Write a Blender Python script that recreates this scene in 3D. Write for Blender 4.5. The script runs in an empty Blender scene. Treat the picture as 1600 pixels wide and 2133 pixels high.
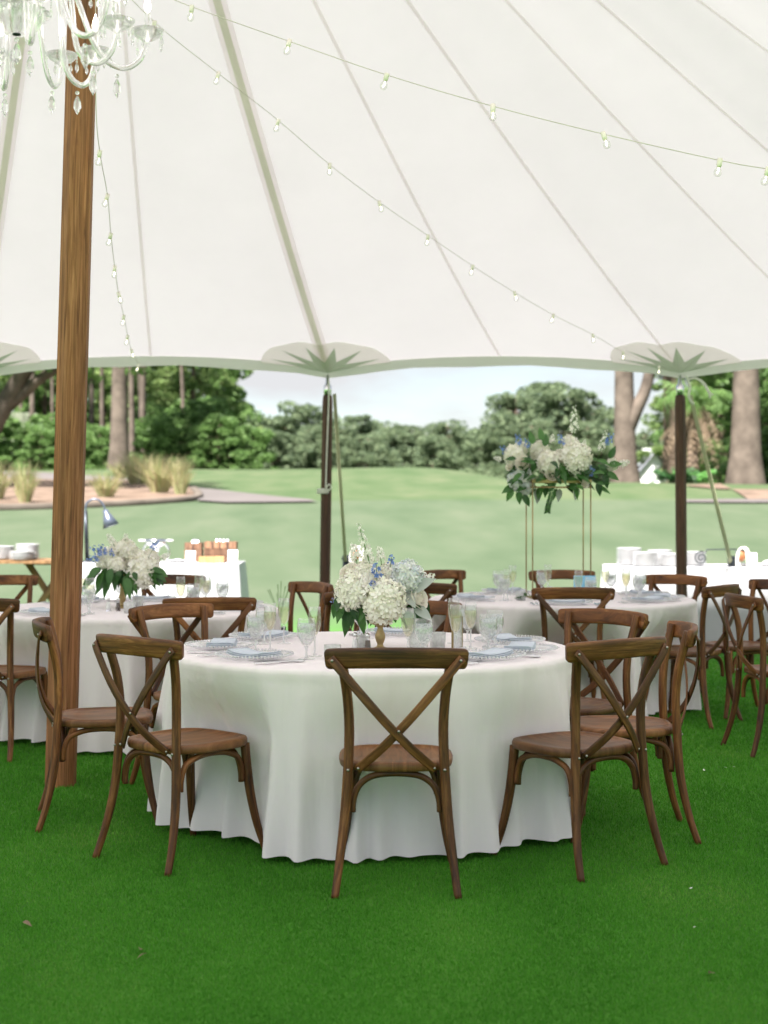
import bpy, math, random
import numpy as np
from mathutils import Vector, Matrix
random.seed(7)
PI = math.pi
scene = bpy.context.scene
COL = scene.collection

# ---------------------------------------------------------------- camera
FPX, XC, YH, CAMH = 3050.0, 800.0, 1050.0, 1.42      # focal length and horizon in pixels of the 1600 px wide photo
cam_d = bpy.data.cameras.new('camera')
cam = bpy.data.objects.new('camera', cam_d)
COL.objects.link(cam)
cam.location = (0, 0, CAMH)
cam.rotation_euler = (PI / 2, 0, 0)
cam_d.sensor_fit = 'HORIZONTAL'
cam_d.sensor_width = 36.0
cam_d.lens = FPX / 1600 * 36
cam_d.shift_y = -(1066.5 - YH) / 1600
cam_d.clip_start = 0.1
cam_d.clip_end = 2000
cam_d.dof.use_dof = True
cam_d.dof.focus_distance = 6.3
cam_d.dof.aperture_fstop = 3.6
scene.camera = cam

# ---------------------------------------------------------------- sky, sun, exposure
SUN_EL, SUN_AZ = math.radians(57), math.radians(205)  # azimuth clockwise from +Y
world = bpy.data.worlds.new('World')
scene.world = world
world.use_nodes = True
wn, wl = world.node_tree.nodes, world.node_tree.links
wn.clear()
wo = wn.new('ShaderNodeOutputWorld')
bg = wn.new('ShaderNodeBackground')
sky = wn.new('ShaderNodeTexSky')
sky.sky_type = 'NISHITA'
sky.sun_disc = False
sky.sun_elevation = SUN_EL
sky.sun_rotation = SUN_AZ
sky.air_density = 1.0
sky.dust_density = 0.6
sky.ozone_density = 1.0
tc = wn.new('ShaderNodeTexCoord')
mp = wn.new('ShaderNodeMapping')
mp.inputs['Scale'].default_value = (1.6, 1.6, 5.0)
ns = wn.new('ShaderNodeTexNoise')
ns.inputs['Scale'].default_value = 2.2
ns.inputs['Detail'].default_value = 6
ns.inputs['Roughness'].default_value = 0.55
rp = wn.new('ShaderNodeValToRGB')
rp.color_ramp.elements[0].position = 0.33
rp.color_ramp.elements[1].position = 0.60
mx = wn.new('ShaderNodeMixRGB')
mx.inputs['Color2'].default_value = (3.9, 3.95, 4.05, 1)
wl.new(tc.outputs['Generated'], mp.inputs['Vector'])
wl.new(mp.outputs['Vector'], ns.inputs['Vector'])
wl.new(ns.outputs['Fac'], rp.inputs['Fac'])
wl.new(rp.outputs['Color'], mx.inputs['Fac'])
wl.new(sky.outputs['Color'], mx.inputs['Color1'])
wl.new(mx.outputs['Color'], bg.inputs['Color'])
wl.new(bg.outputs['Background'], wo.inputs['Surface'])
bg.inputs['Strength'].default_value = 0.050

sun_d = bpy.data.lights.new('sun', 'SUN')
sun_d.energy = 5.0
sun_d.angle = math.radians(4.0)
sun_d.color = (1.0, 0.96, 0.91)
sun = bpy.data.objects.new('sun', sun_d)
COL.objects.link(sun)
sdir = Vector((math.sin(SUN_AZ) * math.cos(SUN_EL), math.cos(SUN_AZ) * math.cos(SUN_EL), math.sin(SUN_EL)))
sun.rotation_euler = sdir.to_track_quat('Z', 'Y').to_euler()
sun.location = (0, -20, 30)

vs = scene.view_settings
vs.view_transform = 'Standard'
vs.look = 'None'
vs.exposure = 2.05
vs.gamma = 1.0
vs.use_curve_mapping = False
scene.cycles.max_bounces = 10
scene.cycles.diffuse_bounces = 5
scene.cycles.transparent_max_bounces = 24
scene.cycles.sample_clamp_indirect = 6.0


def at(px, py, Y):
    return Vector(((px - XC) / FPX * Y, Y, CAMH - (py - YH) / FPX * Y))


def smooth(a, b, x):
    if a == b:
        return 1.0 if x >= a else 0.0
    t = min(1, max(0, (x - a) / (b - a)))
    return t * t * (3 - 2 * t)


# ---------------------------------------------------------------- object helpers
def tag(o, label=None, cat=None, group=None, kind=None):
    if label: o['label'] = label
    if cat: o['category'] = cat
    if group: o['group'] = group
    if kind: o['kind'] = kind
    return o


def empty(name, loc=(0, 0, 0), rz=0, label=None, cat=None, group=None):
    o = bpy.data.objects.new(name, None)
    o.empty_display_size = 0.1
    COL.objects.link(o)
    o.location = loc
    o.rotation_euler = (0, 0, rz)
    return tag(o, label, cat, group)


def link(name, mesh, parent=None, loc=None, rot=None, scale=None):
    o = bpy.data.objects.new(name, mesh)
    COL.objects.link(o)
    if parent is not None: o.parent = parent
    if loc is not None: o.location = loc
    if rot is not None: o.rotation_euler = rot
    if scale is not None: o.scale = scale if hasattr(scale, '__len__') else (scale,) * 3
    return o


def children_of(o):
    return list(o.children)


def copy_tree(o, parent=None):
    c = o.copy()
    COL.objects.link(c)
    c.parent = parent
    for ch in o.children:
        copy_tree(ch, c)
    return c


class MB:
    """collects geometry for ONE mesh"""
    def __init__(s):
        s.v, s.f, s.uv, s.sm = [], [], [], []

    def add(s, vs_, fs, uvs=None, smooth_=True):
        n = len(s.v)
        s.v += [tuple(p) for p in vs_]
        s.uv += uvs if uvs else [(p[0], p[1]) for p in vs_]
        for f in fs:
            s.f.append(tuple(i + n for i in f))
            s.sm.append(smooth_)

    def box(s, c, d, rz=0, smooth_=False):
        cx, cy, cz = c
        hx, hy, hz = d[0] / 2, d[1] / 2, d[2] / 2
        cs, sn = math.cos(rz), math.sin(rz)
        vv, uv = [], []
        for z in (-hz, hz):
            for x, y in ((-hx, -hy), (hx, -hy), (hx, hy), (-hx, hy)):
                vv.append((cx + x * cs - y * sn, cy + x * sn + y * cs, cz + z))
                uv.append((x + y, z))
        s.add(vv, [(3, 2, 1, 0), (4, 5, 6, 7), (0, 1, 5, 4), (1, 2, 6, 5), (2, 3, 7, 6), (3, 0, 4, 7)], uv, smooth_)

    def tube(s, path, rad, n=8, caps=True, squash=None, ref=None):
        """round or flat (squash=(w,t)) sweep; uv = (metres round, metres along)"""
        P = [Vector(p) for p in path]
        m = len(P)
        if not hasattr(rad, '__len__'): rad = [rad] * m
        vv, uv, ff = [], [], []
        L = 0
        T0 = (P[1] - P[0]).normalized()
        if ref is None:
            ref_v = Vector((0, 0, 1)) if abs(T0.z) < 0.9 else Vector((1, 0, 0))
        else:
            ref_v = Vector(ref)
        up = ref_v
        for i in range(m):
            if i > 0: L += (P[i] - P[i - 1]).length
            T = (P[min(i + 1, m - 1)] - P[max(i - 1, 0)]).normalized()
            if ref is None:
                side = T.cross(up)
                if side.length < 1e-5: side = T.cross(Vector((1, 0.1, 0)))
                side.normalize()
                up = side.cross(T).normalized()
                u2 = up
            else:
                side = T.cross(ref_v).normalized()
                u2 = side.cross(T).normalized()
            for k in range(n):
                a = 2 * PI * (k + 0.5) / n
                ca, sa = math.cos(a), math.sin(a)
                if squash:
                    e = 0.45
                    ca = math.copysign(abs(ca) ** e, ca) * squash[0] / 2
                    sa = math.copysign(abs(sa) ** e, sa) * squash[1] / 2
                    q = P[i] + side * (ca * rad[i]) + u2 * (sa * rad[i])
                else:
                    q = P[i] + (side * ca + u2 * sa) * rad[i]
                vv.append(q)
                uv.append((k / n * 2 * PI * (rad[i] if not squash else squash[0] / 2), L))
        for i in range(m - 1):
            for k in range(n):
                k2 = (k + 1) % n
                ff.append((i * n + k, i * n + k2, (i + 1) * n + k2, (i + 1) * n + k))
        if caps:
            ff.append(tuple(range(n - 1, -1, -1)))
            ff.append(tuple((m - 1) * n + k for k in range(n)))
        s.add(vv, ff, uv)

    def lathe(s, prof, n=24, c=(0, 0, 0), cap0=True, cap1=True, wob=None):
        vv, ff, uv = [], [], []
        m = len(prof)
        for i, (r, z) in enumerate(prof):
            for k in range(n):
                a = 2 * PI * k / n
                rr = r * (1 + (wob(a, i) if wob else 0))
                vv.append((c[0] + rr * math.cos(a), c[1] + rr * math.sin(a), c[2] + z))
                uv.append((a * 0.1, z))
        for i in range(m - 1):
            for k in range(n):
                k2 = (k + 1) % n
                ff.append((i * n + k, i * n + k2, (i + 1) * n + k2, (i + 1) * n + k))
        if cap0 and prof[0][0] > 1e-6: ff.append(tuple(range(n - 1, -1, -1)))
        if cap1 and prof[-1][0] > 1e-6: ff.append(tuple((m - 1) * n + k for k in range(n)))
        s.add(vv, ff, uv)

    def sphere(s, c, r, n=8, m=6, sq=(1, 1, 1)):
        vv, ff = [], []
        for i in range(m + 1):
            t = PI * i / m
            for k in range(n):
                a = 2 * PI * k / n
                vv.append((c[0] + r * sq[0] * math.sin(t) * math.cos(a), c[1] + r * sq[1] * math.sin(t) * math.sin(a), c[2] + r * sq[2] * math.cos(t)))
        for i in range(m):
            for k in range(n):
                k2 = (k + 1) % n
                ff.append((i * n + k, (i + 1) * n + k, (i + 1) * n + k2, i * n + k2))
        s.add(vv, ff)

    def mesh(s, name, mat):
        me = bpy.data.meshes.new(name)
        me.from_pydata(s.v, [], s.f)
        me.polygons.foreach_set('use_smooth', s.sm)
        ul = me.uv_layers.new(name='UVMap')
        li = np.empty(len(me.loops), dtype=np.int32)
        me.loops.foreach_get('vertex_index', li)
        ul.data.foreach_set('uv', np.array(s.uv, dtype=np.float32)[li].ravel())
        if mat: me.materials.append(mat)
        me.update()
        return me

    def build(s, name, mat, parent=None, loc=None, rot=None, scale=None):
        return link(name, s.mesh(name, mat), parent, loc, rot, scale)


def spline(pts, n=6):
    """Catmull-Rom through the points"""
    P = [Vector(p) for p in pts]
    out = []
    for i in range(len(P) - 1):
        p0, p1, p2, p3 = P[max(i - 1, 0)], P[i], P[i + 1], P[min(i + 2, len(P) - 1)]
        for k in range(n):
            t = k / n
            out.append(0.5 * ((2 * p1) + (p2 - p0) * t + (2 * p0 - 5 * p1 + 4 * p2 - p3) * t * t + (3 * p1 - p0 - 3 * p2 + p3) * t ** 3))
    out.append(P[-1])
    return out


# ---------------------------------------------------------------- materials
def nm(name):
    m = bpy.data.materials.new(name)
    m.use_nodes = True
    t = m.node_tree
    t.nodes.clear()
    o = t.nodes.new('ShaderNodeOutputMaterial')
    return m, t.nodes, t.links, o


def ramp(N, stops):
    r = N.new('ShaderNodeValToRGB')
    e = r.color_ramp.elements
    while len(e) < len(stops): e.new(0.5)
    for i, (p, c) in enumerate(stops):
        e[i].position = p
        e[i].color = tuple(c) + (1,)
    return r


def princ(name, col, rough=0.5, metal=0.0, spec=0.5, bump=None, var=None):
    """plain procedural: noise varied colour, optional bump (scale, strength)"""
    m, N, L, o = nm(name)
    b = N.new('ShaderNodeBsdfPrincipled')
    b.inputs['Roughness'].default_value = rough
    b.inputs['Metallic'].default_value = metal
    b.inputs['Specular IOR Level'].default_value = spec
    t = N.new('ShaderNodeTexCoord')
    n = N.new('ShaderNodeTexNoise')
    n.inputs['Scale'].default_value = var[0] if var else 6
    n.inputs['Detail'].default_value = 5
    L.new(t.outputs['Object'], n.inputs['Vector'])
    k = var[1] if var else 0.12
    r = ramp(N, [(0.3, [c * (1 - k) for c in col]), (0.7, [min(1, c * (1 + k)) for c in col])])
    L.new(n.outputs['Fac'], r.inputs['Fac'])
    L.new(r.outputs['Color'], b.inputs['Base Color'])
    if bump:
        n2 = N.new('ShaderNodeTexNoise')
        n2.inputs['Scale'].default_value = bump[0]
        n2.inputs['Detail'].default_value = 4
        L.new(t.outputs['Object'], n2.inputs['Vector'])
        bp = N.new('ShaderNodeBump')
        bp.inputs['Strength'].default_value = bump[1]
        bp.inputs['Distance'].default_value = 0.01
        L.new(n2.outputs['Fac'], bp.inputs['Height'])
        L.new(bp.outputs['Normal'], b.inputs['Normal'])
    L.new(b.outputs['BSDF'], o.inputs['Surface'])
    return m


def wood(name, dark, mid, light, rough=0.42, su=55, sv=5, rnd=0.35):
    m, N, L, o = nm(name)
    b = N.new('ShaderNodeBsdfPrincipled')
    uv = N.new('ShaderNodeUVMap')
    uv.uv_map = 'UVMap'
    oi = N.new('ShaderNodeObjectInfo')
    mp = N.new('ShaderNodeMapping')
    mp.inputs['Scale'].default_value = (su, sv, 1)
    cmb = N.new('ShaderNodeCombineXYZ')
    mul = N.new('ShaderNodeMath'); mul.operation = 'MULTIPLY'; mul.inputs[1].default_value = 37.0
    L.new(oi.outputs['Random'], mul.inputs[0])
    L.new(mul.outputs[0], cmb.inputs['Z'])
    L.new(mul.outputs[0], cmb.inputs['X'])
    add = N.new('ShaderNodeVectorMath'); add.operation = 'ADD'
    L.new(uv.outputs['UV'], mp.inputs['Vector'])
    L.new(mp.outputs['Vector'], add.inputs[0])
    L.new(cmb.outputs['Vector'], add.inputs[1])
    n1 = N.new('ShaderNodeTexNoise')
    n1.inputs['Scale'].default_value = 1.0
    n1.inputs['Detail'].default_value = 6
    n1.inputs['Roughness'].default_value = 0.65
    n1.inputs['Distortion'].default_value = 0.6
    L.new(add.outputs['Vector'], n1.inputs['Vector'])
    r = ramp(N, [(0.3, dark), (0.52, mid), (0.75, light)])
    L.new(n1.outputs['Fac'], r.inputs['Fac'])
    # larger blotches of stain and rubbed spots
    n2 = N.new('ShaderNodeTexNoise')
    n2.inputs['Scale'].default_value = 0.16
    n2.inputs['Detail'].default_value = 3
    L.new(add.outputs['Vector'], n2.inputs['Vector'])
    r2 = ramp(N, [(0.32, (0.45, 0.45, 0.45)), (0.55, (1.0, 1.0, 1.0)), (0.68, (1.3, 1.25, 1.15)), (0.76, (2.1, 2.2, 2.3))])
    L.new(n2.outputs['Fac'], r2.inputs['Fac'])
    mx = N.new('ShaderNodeMixRGB'); mx.blend_type = 'MULTIPLY'; mx.inputs['Fac'].default_value = 0.8
    L.new(r.outputs['Color'], mx.inputs['Color1'])
    L.new(r2.outputs['Color'], mx.inputs['Color2'])
    hs = N.new('ShaderNodeHueSaturation')
    mr = N.new('ShaderNodeMapRange')
    mr.inputs['To Min'].default_value = 1 - rnd
    mr.inputs['To Max'].default_value = 1 + rnd
    L.new(oi.outputs['Random'], mr.inputs['Value'])
    L.new(mr.outputs['Result'], hs.inputs['Value'])
    L.new(mx.outputs['Color'], hs.inputs['Color'])
    L.new(hs.outputs['Color'], b.inputs['Base Color'])
    b.inputs['Roughness'].default_value = rough
    b.inputs['Specular IOR Level'].default_value = 0.35
    bp = N.new('ShaderNodeBump')
    bp.inputs['Strength'].default_value = 0.25
    bp.inputs['Distance'].default_value = 0.003
    L.new(n1.outputs['Fac'], bp.inputs['Height'])
    L.new(bp.outputs['Normal'], b.inputs['Normal'])
    L.new(b.outputs['BSDF'], o.inputs['Surface'])
    return m


def cloth(name, col, trans=0.0, weave=900, wr=(7, 0.25), rough=0.9, crease=0):
    """woven fabric: diffuse plus light passing through (translucent)"""
    m, N, L, o = nm(name)
    t = N.new('ShaderNodeTexCoord')
    n = N.new('ShaderNodeTexNoise')
    n.inputs['Scale'].default_value = wr[0]
    n.inputs['Detail'].default_value = 5
    L.new(t.outputs['Object'], n.inputs['Vector'])
    n2 = N.new('ShaderNodeTexNoise')
    n2.inputs['Scale'].default_value = weave
    n2.inputs['Detail'].default_value = 1
    L.new(t.outputs['Object'], n2.inputs['Vector'])
    mx = N.new('ShaderNodeMath'); mx.operation = 'MULTIPLY_ADD'; mx.inputs[1].default_value = 0.12
    L.new(n2.outputs['Fac'], mx.inputs[0])
    L.new(n.outputs['Fac'], mx.inputs[2])
    bp = N.new('ShaderNodeBump')
    bp.inputs['Strength'].default_value = wr[1]
    bp.inputs['Distance'].default_value = 0.02
    L.new(mx.outputs[0], bp.inputs['Height'])
    if crease:
        vo = N.new('ShaderNodeTexVoronoi'); vo.feature = 'DISTANCE_TO_EDGE'; vo.inputs['Scale'].default_value = crease
        L.new(t.outputs['Object'], vo.inputs['Vector'])
        cr = N.new('ShaderNodeMapRange'); cr.interpolation_type = 'SMOOTHSTEP'
        cr.inputs['From Max'].default_value = 0.045; cr.inputs['To Min'].default_value = 0.07; cr.inputs['To Max'].default_value = 0.0
        L.new(vo.outputs['Distance'], cr.inputs['Value'])
        ad = N.new('ShaderNodeMath'); ad.operation = 'ADD'
        L.new(mx.outputs[0], ad.inputs[0]); L.new(cr.outputs['Result'], ad.inputs[1])
        mpv = N.new('ShaderNodeMapping'); mpv.inputs['Scale'].default_value = (9, 9, 1.1)
        L.new(t.outputs['Object'], mpv.inputs['Vector'])
        nv = N.new('ShaderNodeTexNoise'); nv.inputs['Scale'].default_value = 1.4; nv.inputs['Detail'].default_value = 2
        L.new(mpv.outputs['Vector'], nv.inputs['Vector'])
        ad2 = N.new('ShaderNodeMath'); ad2.operation = 'MULTIPLY_ADD'; ad2.inputs[1].default_value = 1.6
        L.new(nv.outputs['Fac'], ad2.inputs[0]); L.new(ad.outputs[0], ad2.inputs[2])
        L.new(ad2.outputs[0], bp.inputs['Height'])
    r = ramp(N, [(0.3, [c * 0.955 for c in col]), (0.7, col)])
    n3 = N.new('ShaderNodeTexNoise')
    n3.inputs['Scale'].default_value = 1.3
    n3.inputs['Detail'].default_value = 7
    n3.inputs['Roughness'].default_value = 0.7
    L.new(t.outputs['Object'], n3.inputs['Vector'])
    L.new(n3.outputs['Fac'], r.inputs['Fac'])
    d = N.new('ShaderNodeBsdfDiffuse')
    d.inputs['Roughness'].default_value = 0.6
    L.new(r.outputs['Color'], d.inputs['Color'])
    L.new(bp.outputs['Normal'], d.inputs['Normal'])
    if trans > 0:
        tr = N.new('ShaderNodeBsdfTranslucent')
        L.new(r.outputs['Color'], tr.inputs['Color'])
        L.new(bp.outputs['Normal'], tr.inputs['Normal'])
        ms = N.new('ShaderNodeMixShader')
        ms.inputs['Fac'].default_value = trans
        L.new(d.outputs['BSDF'], ms.inputs[1])
        L.new(tr.outputs['BSDF'], ms.inputs[2])
        L.new(ms.outputs['Shader'], o.inputs['Surface'])
    else:
        L.new(d.outputs['BSDF'], o.inputs['Surface'])
    return m


def glass(name, tint=(1, 1, 1), body=0.06, gloss=0.9, frost=0.0, edge=1.35):
    """thin clear wall: transparent, mirror at grazing angles, a trace of milky body"""
    m, N, L, o = nm(name)
    tr = N.new('ShaderNodeBsdfTransparent')
    tr.inputs['Color'].default_value = tuple(tint) + (1,)
    gl = N.new('ShaderNodeBsdfGlossy')
    gl.inputs['Roughness'].default_value = 0.03 + frost * 0.3
    gl.inputs['Color'].default_value = (gloss, gloss, gloss, 1)
    df = N.new('ShaderNodeBsdfTranslucent')
    df.inputs['Color'].default_value = (0.9, 0.9, 0.9, 1)
    df2 = N.new('ShaderNodeBsdfDiffuse')
    df2.inputs['Color'].default_value = (0.85, 0.86, 0.86, 1)
    dm = N.new('ShaderNodeMixShader'); dm.inputs[0].default_value = 0.5
    L.new(df.outputs[0], dm.inputs[1]); L.new(df2.outputs[0], dm.inputs[2])
    lw = N.new('ShaderNodeLayerWeight')
    lw.inputs['Blend'].default_value = 0.5
    pw = N.new('ShaderNodeMath'); pw.operation = 'POWER'; pw.inputs[1].default_value = 4.5 - 1.6 * edge
    L.new(lw.outputs['Facing'], pw.inputs[0])
    fr = N.new('ShaderNodeMapRange')
    fr.inputs['To Min'].default_value = 0.035
    fr.inputs['To Max'].default_value = 0.60
    L.new(pw.outputs[0], fr.inputs['Value'])
    m1 = N.new('ShaderNodeMixShader')
    m1.inputs[0].default_value = body
    if frost > 0:
        t = N.new('ShaderNodeTexCoord')
        n = N.new('ShaderNodeTexNoise'); n.inputs['Scale'].default_value = 90; n.inputs['Detail'].default_value = 3
        L.new(t.outputs['Object'], n.inputs['Vector'])
        mr = N.new('ShaderNodeMapRange')
        mr.inputs['From Min'].default_value = 0.3; mr.inputs['From Max'].default_value = 0.7
        mr.inputs['To Min'].default_value = max(0, body - frost * 0.3); mr.inputs['To Max'].default_value = min(1, body + frost * 0.35)
        L.new(n.outputs['Fac'], mr.inputs['Value'])
        L.new(mr.outputs['Result'], m1.inputs[0])
    L.new(tr.outputs[0], m1.inputs[1])
    L.new(dm.outputs[0], m1.inputs[2])
    m2 = N.new('ShaderNodeMixShader')
    L.new(fr.outputs['Result'], m2.inputs[0])
    L.new(m1.outputs[0], m2.inputs[1])
    L.new(gl.outputs[0], m2.inputs[2])
    L.new(m2.outputs[0], o.inputs['Surface'])
    return m


def leafy(name, cols, trans=0.25, rough=0.5, island=True, spec=0.4):
    m, N, L, o = nm(name)
    b = N.new('ShaderNodeBsdfPrincipled')
    b.inputs['Roughness'].default_value = rough
    b.inputs['Specular IOR Level'].default_value = spec
    r = ramp(N, [(i / (len(cols) - 1), c) for i, c in enumerate(cols)])
    g = N.new('ShaderNodeNewGeometry')
    oi = N.new('ShaderNodeObjectInfo')
    L.new(g.outputs['Random Per Island'] if island else oi.outputs['Random'], r.inputs['Fac'])
    tr = N.new('ShaderNodeBsdfTranslucent')
    L.new(r.outputs['Color'], b.inputs['Base Color'])
    L.new(r.outputs['Color'], tr.inputs['Color'])
    ms = N.new('ShaderNodeMixShader')
    ms.inputs[0].default_value = trans
    L.new(b.outputs[0], ms.inputs[1])
    L.new(tr.outputs[0], ms.inputs[2])
    L.new(ms.outputs[0], o.inputs['Surface'])
    return m


def emis(name, col, st):
    m, N, L, o = nm(name)
    e = N.new('ShaderNodeEmission')
    e.inputs['Color'].default_value = tuple(col) + (1,)
    e.inputs['Strength'].default_value = st
    L.new(e.outputs[0], o.inputs['Surface'])
    return m


M = {}
M['chair'] = wood('chair_wood', (0.034, 0.0115, 0.003), (0.140, 0.052, 0.014), (0.31, 0.142, 0.048), 0.5, 70, 6, 0.30)
M['seat'] = wood('seat_wood', (0.07, 0.027, 0.009), (0.19, 0.080, 0.030), (0.30, 0.148, 0.064), 0.42, 38, 5, 0.15)
M['post'] = wood('timber_pole_wood', (0.085, 0.030, 0.010), (0.26, 0.108, 0.042), (0.44, 0.215, 0.105), 0.65, 75, 2.6, 0.08)
M['dpost'] = wood('dark_pole_wood', (0.026, 0.012, 0.007), (0.09, 0.041, 0.024), (0.19, 0.095, 0.056), 0.55, 80, 2.2, 0.1)
M['trestle'] = wood('trestle_wood', (0.10, 0.05, 0.02), (0.25, 0.14, 0.065), (0.38, 0.24, 0.12), 0.6, 60, 3, 0.1)
M['crate'] = wood('crate_wood', (0.09, 0.045, 0.03), (0.22, 0.12, 0.075), (0.34, 0.21, 0.14), 0.6, 60, 4, 0.2)
M['board'] = wood('board_wood', (0.30, 0.15, 0.06), (0.52, 0.31, 0.14), (0.65, 0.43, 0.22), 0.5, 40, 4, 0.05)
M['canvas'] = cloth('tent_canvas', (0.705, 0.644, 0.700), 0.272, 260, (0.9, 0.12))
M['valance'] = cloth('valance_canvas', (0.74, 0.71, 0.69), 0.28, 300, (3, 0.2))
M['seam'] = cloth('seam_tape', (0.93, 0.89, 0.88), 0.78, 300, (3, 0.1))
M['seamw'] = cloth('wide_seam', (0.95, 0.91, 0.90), 0.84, 300, (3, 0.1))
M['web'] = cloth('olive_webbing', (0.80, 0.81, 0.70), 0.64, 700, (6, 0.2))
M['patch'] = cloth('canvas_patch', (0.88, 0.865, 0.81), 0.74, 300, (5, 0.3))
M['star'] = cloth('star_patch', (0.58, 0.65, 0.55), 0.52, 400, (5, 0.2))
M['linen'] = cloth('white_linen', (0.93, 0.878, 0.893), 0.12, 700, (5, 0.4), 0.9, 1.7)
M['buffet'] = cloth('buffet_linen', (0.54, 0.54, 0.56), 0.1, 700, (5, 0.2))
M['napkin'] = cloth('blue_napkin', (0.60, 0.655, 0.73), 0.05, 900, (20, 0.3))
M['strap'] = cloth('strap_webbing', (0.50, 0.50, 0.34), 0.15, 900, (10, 0.2))
M['rope'] = cloth('white_rope', (0.80, 0.79, 0.74), 0.1, 900, (80, 0.5))
M['glass'] = glass('clear_glass', (0.985, 0.99, 0.99), 0.035, 0.95, 0, 1.38)
M['crystal'] = glass('crystal_glass', (0.955, 0.955, 0.955), 0.24, 0.98, 0.25, 1.55)
def clear_crystal():
    m, N, L, o = nm('crystal')
    g = N.new('ShaderNodeBsdfGlass'); g.inputs['IOR'].default_value = 1.5; g.inputs['Roughness'].default_value = 0.02
    t = N.new('ShaderNodeTexCoord'); n = N.new('ShaderNodeTexNoise'); n.inputs['Scale'].default_value = 30
    L.new(t.outputs['Object'], n.inputs['Vector'])
    r = ramp(N, [(0.3, (0.94, 0.95, 0.95)), (0.7, (1, 1, 1))]); L.new(n.outputs['Fac'], r.inputs['Fac']); L.new(r.outputs['Color'], g.inputs['Color'])
    tr = N.new('ShaderNodeBsdfTransparent')
    df = N.new('ShaderNodeBsdfTranslucent'); df.inputs['Color'].default_value = (.9, .9, .9, 1)
    m1 = N.new('ShaderNodeMixShader'); m1.inputs[0].default_value = 0.30
    L.new(g.outputs[0], m1.inputs[1]); L.new(tr.outputs[0], m1.inputs[2])
    m2 = N.new('ShaderNodeMixShader'); m2.inputs[0].default_value = 0.10
    L.new(m1.outputs[0], m2.inputs[1]); L.new(df.outputs[0], m2.inputs[2])
    L.new(m2.outputs[0], o.inputs['Surface'])
    return m
M['crystal'] = clear_crystal()
M['charger'] = glass('charger_glass', (0.97, 0.975, 0.985), 0.16, 0.9, 0, 1.4)
M['bead'] = glass('bead_glass', (0.93, 0.94, 0.96), 0.45, 0.95, 0, 1.5)
M['icewater'] = glass('iced_water', (0.955, 0.96, 0.965), 0.30, 0.9, 0.5, 1.2)
M['wine'] = glass('pale_wine', (0.955, 0.93, 0.80), 0.05, 0.7, 0, 1.2)
M['frosted'] = glass('frosted_glass', (0.93, 0.94, 0.94), 0.55, 0.8, 0.3, 1.35)
M['bulb'] = glass('bulb_glass', (0.94, 0.95, 0.93), 0.06, 0.9, 0, 1.42)
M['filament'] = emis('filament', (1.0, 0.90, 0.70), 2.2)
M['candle_lit'] = emis('candle_bulb', (1.0, 0.93, 0.80), 3.0)
M['boltm'] = princ('bolt_metal', (0.38, 0.36, 0.33), 0.35, 1.0, 0.5)
M['steel'] = princ('steel', (0.72, 0.72, 0.74), 0.18, 1.0, 0.5)
M['gold'] = princ('gold_paint', (0.40, 0.29, 0.135), 0.38, 0.6, 0.5, (60, 0.2))
M['brass'] = princ('brass_rod', (0.34, 0.255, 0.125), 0.42, 0.7)
M['socket'] = princ('socket_plastic', (0.80, 0.74, 0.68), 0.5)
M['cable'] = princ('cable_plastic', (0.58, 0.54, 0.48), 0.5)
M['black'] = princ('black_metal', (0.03, 0.035, 0.045), 0.4, 0.6)
M['lampshade'] = princ('grey_lamp_metal', (0.12, 0.14, 0.19), 0.32, 0.5)
M['china'] = princ('white_china', (0.54, 0.54, 0.55), 0.25, 0, 0.5, None, (3, 0.02))
M['card'] = princ('white_card', (0.80, 0.80, 0.79), 0.7, 0, 0.3, None, (3, 0.02))
M['bluecard'] = princ('blue_card', (0.22, 0.48, 0.68), 0.6, 0, 0.3, None, (4, 0.15))
M['pepper'] = princ('pepper', (0.14, 0.11, 0.09), 0.9, 0, 0.2, (300, 0.5))
M['salt'] = princ('salt', (0.85, 0.85, 0.85), 0.8, 0, 0.2)
M['rust'] = princ('orange_ratchet', (0.42, 0.16, 0.07), 0.5, 0.3, 0.5, None, (30, 0.4))
M['bark'] = princ('bark', (0.135, 0.098, 0.076), 0.95, 0, 0.1, (5, 0.9), (2.5, 0.45))
M['barkgrey'] = princ('grey_bark', (0.112, 0.090, 0.074), 0.95, 0, 0.1, (4, 1.0), (2.0, 0.4))
M['hydr'] = leafy('hydrangea_white', [(0.86, 0.84, 0.71), (0.92, 0.90, 0.83), (0.94, 0.92, 0.89)], 0.25, 0.7, True, 0.2)
M['hydrblue'] = leafy('hydrangea_blue', [(0.84, 0.84, 0.76), (0.74, 0.78, 0.84), (0.84, 0.84, 0.80), (0.60, 0.68, 0.83)], 0.25, 0.7, True, 0.2)
M['rose'] = leafy('rose_cream', [(0.86, 0.81, 0.73), (0.91, 0.87, 0.81)], 0.25, 0.6, True, 0.2)
M['bluef'] = leafy('delphinium_blue', [(0.10, 0.19, 0.52), (0.22, 0.33, 0.68), (0.36, 0.46, 0.76)], 0.25, 0.6, True, 0.2)
M['whitef'] = leafy('stock_white', [(0.84, 0.83, 0.75), (0.92, 0.91, 0.87)], 0.25, 0.6, True, 0.2)
M['leaf'] = leafy('dark_leaf', [(0.018, 0.062, 0.016), (0.042, 0.13, 0.028), (0.075, 0.20, 0.042)], 0.25, 0.42, False, 0.5)
M['greyleaf'] = leafy('silver_leaf', [(0.36, 0.40, 0.37), (0.46, 0.49, 0.46)], 0.15, 0.7, False, 0.2)
M['stem'] = princ('green_stem', (0.10, 0.20, 0.05), 0.6)
M['pine'] = leafy('pine_foliage', [(0.10, 0.165, 0.060), (0.175, 0.265, 0.092), (0.24, 0.335, 0.12), (0.28, 0.36, 0.14)], 0.55, 0.6, True, 0.2)
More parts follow.
